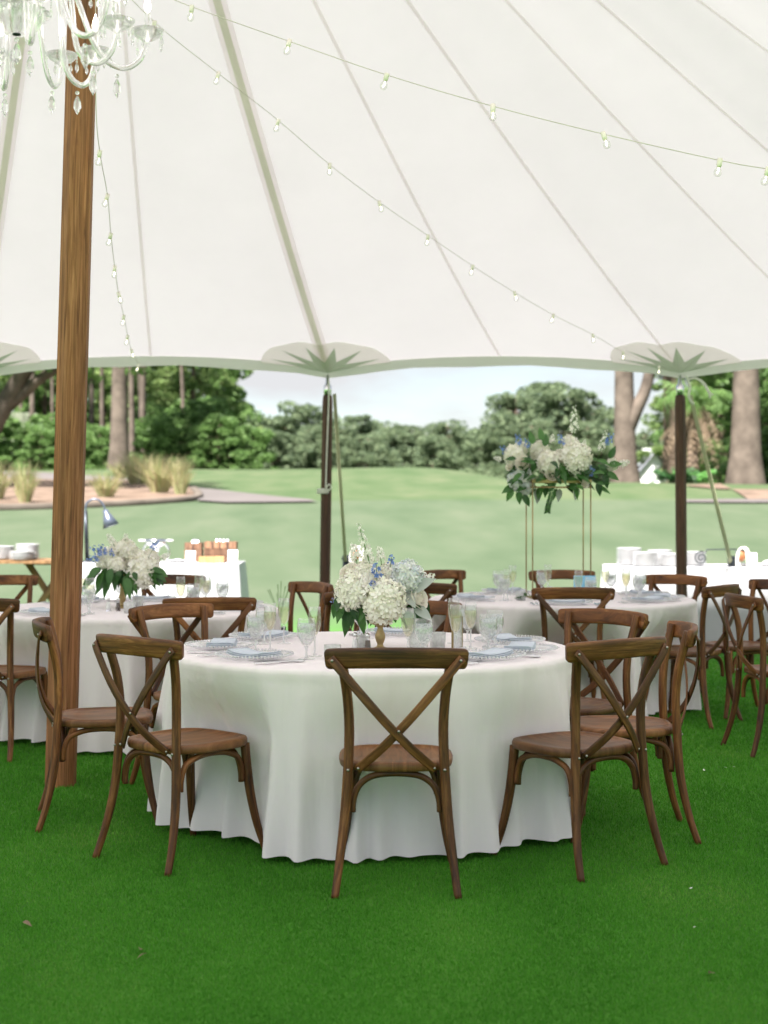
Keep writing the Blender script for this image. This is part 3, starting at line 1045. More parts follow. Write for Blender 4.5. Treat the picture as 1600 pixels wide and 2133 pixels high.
PINE_A = tree_meshes(11, 16, 0.30, 0.10, 3.6, M['pine'], M['bark'], 96, 150, 0.20)
PINE_B = tree_meshes(12, 17, 0.24, 0.24, 3.2, M['pine'], M['bark'], 80, 150, 0.20)
PINE_C = tree_meshes(13, 15, 0.26, 0.02, 3.4, M['broad'], M['bark'], 100, 140, 0.20)
FAR_A = tree_meshes(21, 12, 0.28, 0.12, 4.0, M['pinefar'], M['bark'], 90, 120, 0.26, conic=0.15)
FAR_B = tree_meshes(22, 11, 0.25, 0.05, 4.6, M['pinefar'], M['bark'], 100, 120, 0.26, conic=0.2)
FAR_C = tree_meshes(23, 12, 0.25, 0.2, 3.4, M['pinefar'], M['bark'], 80, 120, 0.26, conic=0.1)


def topscale(px, ytop, Y, h):
    x = (px - XC) / FPX * Y
    zb = zt(x, Y)
    z = CAMH + (YH - ytop) / FPX * Y
    return x, (z - zb) / h


# left wood, dense behind the straw bed
wl_ = [(-60, 600, 78, PINE_A, 16), (40, 560, 92, PINE_B, 17), (95, 640, 84, PINE_C, 15), (170, 600, 100, PINE_A, 16), (215, 590, 88, PINE_B, 17),
       (300, 610, 94, PINE_A, 16), (335, 640, 82, PINE_B, 17), (400, 655, 80, PINE_A, 16), (455, 700, 86, PINE_C, 15), (470, 690, 98, PINE_B, 17), (130, 660, 104, PINE_C, 15), (10, 640, 108, PINE_A, 16), (365, 690, 106, PINE_C, 15), (250, 640, 110, PINE_C, 15)]
for k, (px, yt, Y, ms, h) in enumerate(wl_):
    x, s = topscale(px, yt, Y, h)
    plant_tree('pine_tree', ms, x, Y, 'tall green pine in the dense wood beyond the pine straw bed', 'pines in the wood beyond the straw bed', s * 0.8 + 0.2, k * 1.7)
# understory shrubs in the wood
US = tree_meshes(31, 3.4, 0.07, 0.02, 1.9, M['broad'], M['bark'], 60, 150, 0.12, conic=0.3)
for k, (px, Y, s) in enumerate([(-20, 66, 0.9), (60, 68, 0.75), (110, 70, 0.95), (160, 69, 0.8), (205, 67, 0.7), (300, 70, 0.9), (350, 68, 0.9), (395, 67, 0.75), (440, 68, 1.05), (475, 69, 0.75), (520, 76, 1.0), (20, 74, 1.2), (140, 78, 1.3), (320, 76, 1.3), (420, 75, 1.35), (330, 64.5, .7), (455, 64.5, .72), (490, 66, .6), (415, 65, .62), (85, 65, .6), (180, 65, .55)]):
    x = (px - XC) / FPX * Y
    plant_tree('understory_shrub', US, x, Y, 'bushy green shrub at the foot of the dense wood', 'shrubs at the foot of the wood', s, k * 2.1, 'shrub')
# thin bare trunks
for k, (px, Y, r) in enumerate([(215, 72, 0.14), (275, 66, 0.16), (300, 72, 0.2), (290, 75, 0.13), (70, 70, 0.16), (130, 74, 0.15), (110, 70, 0.1), (380, 73, 0.13), (195, 76, 0.17), (40, 74, 0.13)]):
    ms = tree_meshes(50 + k, 15, r, 0.72, 2.0, M['pine'], M['barkgrey'], 12, 60, 0.34, lean=random.uniform(-.015, .015))
    plant_tree('pine_tree', ms, (px - XC) / FPX * Y, Y, 'slender bare-stemmed pine at the edge of the dense wood', 'slender pines at the wood edge', 1.0, 0)
# big trunk left
big = tree_meshes(61, 17, 0.40, 0.50, 3.0, M['pine'], M['barkgrey'], 26, 90, 0.34, lean=0.008)
plant_tree('pine_tree', big, (248 - XC) / FPX * 61, 61, 'large grey-trunked pine standing by the cart path behind the straw bed', None, 1, 0)
# leaning oak by the straw bed
b, c = MB(), MB()
rn = random.Random(5)
Y = 42; X0 = (-75 - XC) / FPX * Y
def rel(px, py, dy=0): p = at(px, py, Y + dy); return Vector((p.x - X0, dy, p.z - zt(X0, Y)))
main = spline([(0, 0, -0.5), (0.05, 0, 0.3), rel(-40, 930), rel(5, 850), rel(52, 770), rel(90, 690), rel(140, 600)], 5)
b.tube(main, [0.42 - 0.27 * i / len(main) for i in range(len(main))], 10)
l2 = spline([rel(-5, 865), rel(45, 822), rel(100, 778), rel(190, 735, 0.5), rel(300, 705, 1)], 5)
b.tube(l2, [0.20 - 0.12 * i / len(l2) for i in range(len(l2))], 8)
l3 = spline([rel(-10, 870), rel(-50, 780), rel(-90, 650)], 5)
b.tube(l3, [0.24 - 0.12 * i / len(l3) for i in range(len(l3))], 8)
for k in range(60):
    px, py = rn.uniform(-200, 300), rn.uniform(560, 745)
    leaf_cloud(c, rel(px, py, rn.uniform(-2, 2)), (0.7, 0.7, 0.4), 60, 0.16, rn)
for (px, py) in ((175, 775), (190, 790), (285, 772), (230, 760), (130, 762), (20, 775)):
    leaf_cloud(c, rel(px, py, 0.5), (0.35, 0.3, 0.12), 26, 0.12, rn)
o = empty('oak_tree', (X0, Y, zt(X0, Y)), 0, 'leaning oak with forked dark limbs reaching over the pine straw bed', 'tree')
b.build('trunk', M['barkgrey'], o); c.build('crown', M['broad'], o)
# hanging moss on the wood's trees
for k, (px, py, l) in enumerate([(60, 880, 70), (90, 905, 60), (20, 900, 80), (110, 930, 50), (45, 860, 60)]):
    b = MB(); Ym = 73; p = at(px, py, Ym)
    rn = random.Random(80 + k)
    for q in range(40):
        x0, y0 = rn.gauss(0, 0.3), rn.gauss(0, 0.3)
        L_ = l / FPX * Ym * rn.uniform(0.4, 1)
        w = rn.uniform(0.03, 0.07)
        b.add([(x0 - w, y0, 0), (x0 + w, y0, 0), (x0 + w * 0.3 + rn.uniform(-.1, .1), y0, -L_)], [(0, 1, 2)], None, False)
    tag(b.build('hanging_moss', M['moss'], None, p), 'grey-green tuft of moss hanging among the wood trunks', 'moss', 'moss hanging in the wood')

# far tree line beyond the fairway
fl_ = [(548, 868, 150, FAR_B, 11), (590, 846, 145, FAR_C, 12), (625, 822, 140, FAR_A, 12), (668, 850, 150, FAR_B, 11), (700, 868, 138, FAR_B, 11), (742, 846, 146, FAR_C, 12), (785, 862, 152, FAR_A, 12), (820, 882, 140, FAR_B, 11),
       (850, 868, 156, FAR_C, 12), (885, 880, 145, FAR_B, 11), (930, 862, 140, FAR_A, 12), (968, 884, 150, FAR_B, 11), (1000, 876, 135, FAR_C, 12), (640, 875, 128, FAR_B, 11), (765, 890, 126, FAR_B, 11), (905, 895, 124, FAR_B, 11), (570, 880, 124, FAR_B, 11), (535, 850, 128, FAR_B, 11)]
for k, (px, yt, Y, ms, h) in enumerate(fl_):
    x, s = topscale(px, yt, Y, h)
    plant_tree('far_tree', ms, x, Y, 'rounded tree in the far tree line beyond the fairway crest', 'far tree line beyond the fairway', s * .9, k * 1.3)
# mid right trees
for k, (px, yt, Y, ms, h) in enumerate([(1075, 822, 105, FAR_A, 12), (1135, 800, 110, FAR_C, 12), (1190, 812, 100, FAR_B, 11), (1240, 850, 108, FAR_A, 12), (1040, 870, 98, FAR_B, 11), (1340, 900, 120, FAR_B, 11), (1105, 880, 92, FAR_B, 11), (1225, 885, 90, FAR_B, 11)]):
    x, s = topscale(px, yt, Y, h)
    plant_tree('rounded_tree', ms, x, Y, 'broad green tree standing behind the tall flower arrangement beyond the lawn', 'broad trees behind the tall flower arrangement', s, k * 0.9)
# dense dark trees at right
for k, (px, yt, Y, ms, h) in enumerate([(1470, 640, 84, PINE_C, 15), (1530, 600, 80, PINE_A, 16), (1600, 600, 74, PINE_C, 15), (1650, 600, 70, PINE_C, 15), (1420, 700, 95, PINE_A, 16), (1580, 640, 95, PINE_B, 17), (1500, 700, 66, PINE_C, 15)]):
    x, s = topscale(px, yt, Y, h)
    plant_tree('dark_tree', ms, x, Y, 'dense dark green tree massed behind the stout ringed pine', 'dense trees behind the stout pine', s * 0.75 + 0.25, k * 1.1)
for k, (px, Y, s) in enumerate([(1590, 60, 1.1), (1640, 56, 1.2), (1515, 70, 0.7)]):
    x = (px - XC) / FPX * Y
    plant_tree('dark_shrub', US, x, Y, 'dark green shrub behind the stout ringed pine', 'shrubs behind the stout pine', s, k, 'shrub')
# big pines at right
big2 = tree_meshes(71, 18, 0.49, 0.52, 3.4, M['pine'], M['barkgrey'], 30, 90, 0.32, lean=-0.006)
plant_tree('pine_tree', big2, (1553 - XC) / FPX * 46, 46, 'stout pale-barked pine rising from a ring of brown mulch', None, 1, 0)
fk = tree_meshes(72, 16, 0.40, 0.46, 3.2, M['pine'], M['barkgrey'], 34, 90, 0.32, fork=(2.5, 0.95), lean=-0.022)
plant_tree('pine_tree', fk, (1303 - XC) / FPX * 50, 50, 'forked pine with two stems parting just below the eave', None, 1, 0)
ln = tree_meshes(73, 16, 0.34, 0.5, 3.2, M['pine'], M['bark'], 30, 90, 0.32, lean=-0.03)
plant_tree('pine_tree', ln, (1402 - XC) / FPX * 52, 52, 'leaning reddish pine between the forked pine and the palm', None, 1, 0)
# low pine boughs seen under the eave
b = MB(); rn = random.Random(9)
# palm with dead skirt
Yp = 47; xp = (1440 - XC) / FPX * Yp
o = empty('palm_tree', (xp, Yp, zt(xp, Yp)), 0, 'palm with a shaggy skirt of dead tan fronds', 'tree')
b = MB(); b.tube([(0, 0, -0.3), (0.05, 0, 0.7), (0.02, 0, 1.6), (0.1, 0, 2.4)], [0.24, 0.20, 0.20, 0.2], 10); b.build('trunk', M['bark'], o)
rn = random.Random(4)
def frond(b, base, az, up, L_, droop, w):
    pts = [Vector(base) + Vector((math.cos(az) * L_ * t, math.sin(az) * L_ * t, up * L_ * t - droop * L_ * t * t)) for t in (0, .25, .5, .75, 1)]
    for p, q in zip(pts, pts[1:]):
        d = (q - p).normalized(); sd = d.cross(Vector((0, 0, 1))).normalized()
        for sgn in (-1, 1):
            for m_ in range(4):
                p2 = p.lerp(q, m_ / 4)
                tip = p2 + sd * sgn * w + d * w * 0.5 + Vector((0, 0, -w * rn.uniform(0.5, 1.4)))
                b.add([p2, p2 + d * 0.05, tip], [(0, 1, 2)], None, False)
b = MB()
for k in range(90): frond(b, (0.1 + rn.uniform(-.1, .1), rn.uniform(-.1, .1), 2.2 + rn.uniform(-.25, .3)), rn.uniform(0, 6.28), rn.uniform(-.1, .5), rn.uniform(0.7, 1.2), rn.uniform(0.8, 2.4), rn.uniform(.07, .17))
b.build('dead_skirt', M['dead'], o)
b = MB()
for k in range(22): frond(b, (0.1, 0, 2.6), rn.uniform(0, 6.28), rn.uniform(.4, 1.3), rn.uniform(0.9, 1.4), rn.uniform(0.5, 1.0), 0.35)
b.build('crown', M['broad'], o)
# sago clump at the palm's foot
for k, px in enumerate((1405, 1442)):
    x = (px - XC) / FPX * 45.5
    o = empty('sago_palm', (x, 45.5, zt(x, 45.5)), 0, 'small dark spiky sago palm at the foot of the tan-skirted palm', 'shrub', 'sago palms at the palm foot')
    b = MB()
    for q in range(22): frond(b, (0, 0, 0.1), rn.uniform(0, 6.28), rn.uniform(.4, 1.2), rn.uniform(0.5, 0.8), 0.5, 0.13)
    b.build('fronds', M['leaf'], o)
    b = MB(); b.tube([(0, 0, -0.05), (0, 0, 0.15)], [0.12, 0.1], 8); b.build('stem', M['bark'], o)

# houses beyond the crest
def house(px0, px1, yeave, yridge, Y, label, gable_px=None):
    x0, x1 = (px0 - XC) / FPX * Y, (px1 - XC) / FPX * Y
    ze, zr = CAMH + (YH - yeave) / FPX * Y, CAMH + (YH - yridge) / FPX * Y
    zb = zt((x0 + x1) / 2, Y) - 0.3
    D = 7.0
    o = empty('house', ((x0 + x1) / 2, Y, zb), 0, label, 'house')
    w, he, hr = x1 - x0, ze - zb, zr - zb
    b = MB(); b.box((0, D / 2, he / 2), (w, D, he)); b.build('wall', M['siding'], o)
    b = MB()
    e = 0.35
    vv = [(-w / 2 - e, -e, he), (w / 2 + e, -e, he), (w / 2 + e, D + e, he), (-w / 2 - e, D + e, he), (-w / 2 + 0.8, D / 2, hr), (w / 2 - 0.8, D / 2, hr)]
    b.add(vv, [(0, 1, 5, 4), (1, 2, 5), (2, 3, 4, 5), (3, 0, 4), (3, 2, 1, 0)], None, False)
    b.build('roof', M['roof'], o)
    if gable_px:
        gx = (gable_px - XC) / FPX * Y - (x0 + x1) / 2
        gw, gh = 1.9, 1.25
        b = MB(); b.add([(gx - gw / 2, -0.6, 0.1), (gx + gw / 2, -0.6, 0.1), (gx + gw / 2, -0.6, he), (gx, -0.6, he + gh), (gx - gw / 2, -0.6, he), (gx - gw / 2, 2.5, 0.1), (gx + gw / 2, 2.5, 0.1), (gx + gw / 2, 2.5, he), (gx, 2.5, he + gh), (gx - gw / 2, 2.5, he)],
                        [(0, 1, 2, 3, 4), (0, 4, 9, 5), (1, 6, 7, 2)], None, False)
        b.build('gable_wall', M['trim'], o)
        b = MB()
        for sgn in (-1, 1):
            b.add([(gx, -0.9, he + gh + 0.05), (gx + sgn * (gw / 2 + 0.3), -0.9, he - 0.2), (gx + sgn * (gw / 2 + 0.3), 3.2, he - 0.2), (gx, 3.2, he + gh + 0.05)], [(0, 1, 2, 3)], None, False)
        b.build('gable_roof', M['roof'], o)
        for dx in (-0.35, 0.35):
            b = MB(); b.box((gx + dx, -0.63, he * 0.62), (0.5, 0.05, 0.9)); f = b.build('window', M['trim'], o)
            b = MB(); b.box((gx + dx, -0.665, he * 0.62), (0.36, 0.03, 0.74)); b.build('pane', M['pane'], f)
    for dx in (-0.3, 0.25):
        b = MB(); b.box((dx * w, -0.03, he * 0.55), (0.9, 0.06, 1.0)); f = b.build('window', M['trim'], o)
        b = MB(); b.box((dx * w, -0.075, he * 0.55), (0.7, 0.03, 0.8)); b.build('pane', M['pane'], f)
    b = MB(); b.box((w * 0.18, D / 2, hr + 0.1), (0.6, 0.6, 0.9)); b.build('chimney', M['trim'], o)
house(1312, 1394, 985, 948, 95, 'pale grey-roofed house with a white gable beyond the lawn crest', 1360)
house(1446, 1530, 988, 952, 100, 'long pale-roofed house between the palm and the stout pine')

# ornamental grasses in the straw bed
def reeds(px, py, hpx, wpx, n, label):
    x, y = ground_hit(px, py)
    s = y / FPX
    H, W = hpx * s, wpx * s
    o = MB(); rn = random.Random(int(px * 7))
    for k in range(n):
        a = rn.uniform(0, 6.28); r = W * 0.22 * math.sqrt(rn.random())
        bx_, by_ = r * math.cos(a), r * math.sin(a)
        h = H * rn.uniform(0.5, 1.05); lean = rn.uniform(0.05, 1.0) * W * 0.9
        a2 = a + rn.uniform(-.6, .6)
        w = rn.uniform(0.004, 0.011)
        p0 = Vector((bx_, by_, 0)); p1 = p0 + Vector((math.cos(a2) * lean * .35, math.sin(a2) * lean * .35, h * .6)); p2 = p0 + Vector((math.cos(a2) * lean, math.sin(a2) * lean, h))
        sd = Vector((-math.sin(a2), math.cos(a2), 0)) * w + Vector((w, 0, 0))
        o.add([p0 - sd, p0 + sd, p1 + sd * .8, p1 - sd * .8, p2], [(0, 1, 2, 3), (3, 2, 4)], None, False)
    ob = o.build('ornamental_grass', M['reed'], None, (x, y, zt(x, y)))
    tag(ob, label, 'grass clump')
reeds(288, 1012, 75, 70, 420, 'tallest tan grass plume clump in the pine straw bed')
reeds(332, 1030, 85, 70, 420, 'green-tan grass clump between the plumes and the bed corner')
reeds(376, 1034, 85, 40, 320, 'upright tan grass clump at the rounded corner of the straw bed')
reeds(222, 1040, 60, 55, 240, 'low loose tan grass clump in the middle of the straw bed')
reeds(52, 1052, 95, 45, 300, 'green upright grass clump by the kerb of the straw bed')
reeds(-8, 1045, 90, 50, 260, 'tan arching grass clump under the leaning oak')
reeds(250, 1000, 40, 40, 200, 'short dry grass tuft beside the large grey pine')

# ================================================================ CHAIRS
def mirror(path): return [(-p[0], p[1], p[2]) for p in path]
def chair_meshes():
    out = []
    def add(name, b, mat): out.append((name, b.mesh(name, mat)))
    post = [(.222, -.290, 0), (.207, -.252, .12), (.188, -.220, .28), (.176, -.208, .46), (.172, -.203, .60), (.179, -.212, .72), (.193, -.234, .82), (.200, -.251, .885)]
    front = [(.225, .232, 0), (.200, .200, .12), (.180, .175, .28), (.168, .163, .448)]
    for s in (1, -1):
        p = spline(post if s == 1 else mirror(post), 5)
        b = MB(); b.tube(p, [.0145 + .004 * smooth(0, .3, q.z) for q in p], 10); add('back_post', b, M['chair'])
        p = spline(front if s == 1 else mirror(front), 5)
        b = MB(); b.tube(p, [.0145 + .005 * smooth(0, .3, q.z) for q in p], 10); add('front_leg', b, M['chair'])
    # top rail, bowed, behind the posts
    rp = spline([(-.256, -.243, .858), (-.17, -.277, .864), (0, -.303, .868), (.17, -.277, .864), (.256, -.243, .858)], 8)
    n = len(rp)
    b = MB(); b.tube(rp, [.72 if i in (0, n - 1) else (.93 if i in (1, n - 2) else 1.0) for i in range(n)], 14, True, (.030, .076), (0, -.16, 1))
    add('top_rail', b, M['chair'])
    # crossed strips
    for s, dy in ((1, 0), (-1, -.011)):
        sp = spline([(.238 * s, -.276 + dy * .3, .864), (.215 * s, -.285 + dy * .4, .838), (.115 * s, -.292 + dy, .722), (.03 * s, -.286 + dy, .625), (-.055 * s, -.262 + dy, .535), (-.142 * s, -.216 + dy * .4, .452)], 6)
        b = MB(); b.tube(sp, 1.0, 8, True, (.034, .009), (0, -1, .12)); add('cross_strip', b, M['chair'])
    # bentwood arches under the seat
    def arch(w, z0, z1):
        return [(-w, z0), (-w * .98, z0 + .045), (-w * .86, z0 + .095), (-w * .6, z1 - .012), (-w * .25, z1), (w * .25, z1), (w * .6, z1 - .012), (w * .86, z0 + .095), (w * .98, z0 + .045), (w, z0)]
    for y in (-.188, .150):
        b = MB(); b.tube(spline([(x, y, z) for x, z in arch(.160, .292, .432)], 4), .0125, 8); add('arch_brace', b, M['chair'])
    for x in (-.172, .172):
        b = MB(); b.tube(spline([(x, y - .02, z) for y, z in arch(.163, .30, .430)], 4), .0125, 8); add('arch_brace', b, M['chair'])
    # seat: rounded square with a shallow carved field
    b = MB(); K = 44
    def ring(f, z):
        o_ = []
        for k in range(K):
            a = 2 * PI * k / K
            c_, s_ = math.cos(a), math.sin(a)
            e = 0.62
            x = math.copysign(abs(c_) ** e, c_) * .216 * f; y = math.copysign(abs(s_) ** e, s_) * .213 * f
            x *= 1 - .05 * (y < 0) * abs(y) / .2
            o_.append((x, y, z))
        return o_
    rings = [ring(.93, .440), ring(.985, .443), ring(1.0, .452), ring(1.0, .466), ring(.985, .474), ring(.93, .477), ring(.86, .477), ring(.845, .4735), ring(.6, .470), ring(.3, .469)]
    vv = [p for r_ in rings for p in r_]; ff = []
    for i in range(len(rings) - 1):
        for k in range(K):
            k2 = (k + 1) % K
            ff.append((i * K + k, i * K + k2, (i + 1) * K + k2, (i + 1) * K + k))
    ff.append(tuple(range(K - 1, -1, -1))); ff.append(tuple((len(rings) - 1) * K + k for k in range(K)))
    b.add(vv, ff); add('seat', b, M['seat'])
    # bolt heads
    bolt = MB(); bolt.lathe([(.0058, 0), (.0058, .002), (.003, .0045), (0, .005)], 8)
    bm = bolt.mesh('bolt', M['boltm'])
    for p in ((.176, -.228, .452), (-.176, -.228, .452), (.139, -.226, .458), (-.139, -.229, .458), (.008, -.297, .603), (.232, -.288, .856), (-.232, -.290, .856)):
        out.append(('bolt', bm, p))
    return out
CH = chair_meshes()
chairs = []
def chair(cx, cy, fx, fy, label, group):
    rz = math.atan2(fy, fx) - PI / 2
    o = empty('cross_back_chair', (cx, cy, 0), rz, label, 'chair', group)
    for part in CH:
        if len(part) == 2: link(part[0], part[1], o)
        else: link(part[0], part[1], o, part[2], (PI / 2, 0, 0))
    chairs.append((cx, cy, fx, fy))
    return o
ORD = ['first', 'second', 'third', 'fourth', 'fifth', 'sixth', 'seventh', 'eighth']
T1, T2, T3 = Vector((-.054, 6.65, 0)), Vector((1.235, 10.2, 0)), Vector((-1.58, 9.2, 0))
seats1 = [(-1.26, 6.61, .977, .21), (-.80, 5.945, .66, .75), (.045, 5.555, 0, 1), (.757, 5.858, -.57, .82), (1.03, 6.34, -1, .03), (.895, 6.97, -.68, -.73), (.12, 7.56, -.15, -1), (-.92, 7.35, .68, -.73)]
seats2 = [(1.96, 10.5, -.66, -.75), (2.40, 9.92, -.95, -.30), (1.97, 9.575, -.79, .61), (1.18, 9.38, 0, 1), (.417, 9.92, .6, .8), (.605, 11.25, .64, -.77), (1.39, 11.19, 0, -1)]
seats3 = [(-1.02, 8.40, -.2, 1), (-.435, 8.99, -.87, .5), (-.69, 9.54, -.81, -.585), (-1.56, 10.43, 0, -1), (-2.60, 10.40, .6, -.8), (-2.18, 8.38, .3, .95)]
look1 = ['brown', 'dark brown', 'dark brown scuff-railed', 'pale-scuffed brown', 'warm brown', 'reddish brown', 'mid brown', 'speckled light brown']
for k, s in enumerate(seats1):
    chair(*s, '%s cross-back chair at acrylic-stand table, %s round from the thick pole' % (look1[k], ORD[k]), 'cross-back chairs round the acrylic-stand table')
for k, s in enumerate(seats2):
    chair(*s, 'brown cross-back chair at flower-stand table, %s round from the cord-topped pole' % ORD[k], 'cross-back chairs round the flower-stand table')
for k, s in enumerate(seats3):
    chair(*s, 'brown cross-back chair at pole-side table, %s round from the thick pole' % ORD[k], 'cross-back chairs round the pole-side table')
chair(2.31, 8.43, .99, .14, 'weathered cross-back chair turned away from the flower-stand table', None)

# ================================================================ ROUND TABLES
TR, TZ = 0.915, 0.765
def tablecloth(c, seats, seed, flare=.07):
    rn = random.Random(seed)
    folds = []
    a = rn.uniform(0, .3)
    while a < 2 * PI:
        folds.append((a, rn.uniform(.032, .062), rn.choice((.3, .45, .6, .8, 1.1))))
        a += rn.uniform(.085, .21)
    def fold(t):
        v = 0
        for a, w, m in folds:
            d = (t - a + PI) % (2 * PI) - PI
            v += m * math.exp(-(d / w) ** 2)
        return v
    K = 400
    rows = [(0.0, 0), (.4, 0), (.75, 0), (.93, 0), (.985, 0), (1.0, .006), (1.006, .02)] + [(1.0, .02 + .715 * (i / 22) ** 1.15) for i in range(1, 23)]
    vv, ff = [], []
    for (f, d) in rows:
        t = max(0, d / .735)
        for k in range(K):
            th = 2 * PI * k / K
            fo = fold(th)
            r = TR * f
            z = TZ - d
            if d > .006:
                r += flare * t ** .9
                z += (-.010 * (fo - .5) * t ** 3) + .008 * math.sin(th * 3 + seed) * t
            x, y = c.x + r * math.cos(th), c.y + r * math.sin(th)
            kmax = 0
            if d > .03:
                for (cx, cy, fx, fy) in seats:
                    lx, ly = (x - cx) * fy - (y - cy) * fx, (x - cx) * fx + (y - cy) * fy
                    if abs(lx) < .47 and -.3 < ly < .245:
                        kx = smooth(.46, .18, abs(lx)) * smooth(.02, .32, d) * (1 - .15 * smooth(.4, .73, d))
                        push = (.245 - ly) * kx
                        x += fx * push; y += fy * push
                        kmax = max(kmax, kx)
            if d > .006:
                amp = .120 * (t ** .55) * (.34 + .66 * t) * (1 - .45 * kmax)
                dr = amp * (fo - .35) + .005 * t * math.sin(th * 17 + 3 * t + seed)
                x += dr * math.cos(th); y += dr * math.sin(th)
            vv.append((x - c.x, y - c.y, max(z, .012)))
    for i in range(len(rows) - 1):
        for k in range(K):
            k2 = (k + 1) % K
            ff.append((i * K + k, (i + 1) * K + k, (i + 1) * K + k2, i * K + k2))
    b = MB(); b.add(vv, ff)
    return b
def table(c, seats, seed, tl, cl):
    o = empty('round_table', (c.x, c.y, 0), 0, tl, 'table', 'round banquet tables')
    b = MB(); b.lathe([(TR - .012, .735), (TR - .006, .745), (TR - .006, .755), (TR - .012, .76)], 48); b.build('tabletop', M['trestle'], o)
    for q in range(4):
        a = PI / 4 + q * PI / 2
        b = MB(); b.tube([(.5 * math.cos(a), .5 * math.sin(a), 0), (.5 * math.cos(a), .5 * math.sin(a), .736)], .016, 8); b.build('leg', M['black'], o)
    ob = tablecloth(c, seats, seed).build('tablecloth', M['linen'], None, (c.x, c.y, 0))
    tag(ob, cl, 'tablecloth', 'white cloths on the round tables')
table(T1, seats1, 3, 'round banquet table under the white cloth that holds the acrylic stand', 'white floor-length cloth on the round table with the acrylic stand')
table(T2, seats2, 5, 'round banquet table under the tall gold flower stand', 'white floor-length cloth on the round table below the gold flower stand')
table(T3, seats3, 9, 'round banquet table just behind the thick timber pole', 'white floor-length cloth on the round table behind the thick pole')
ZT = TZ + .0015

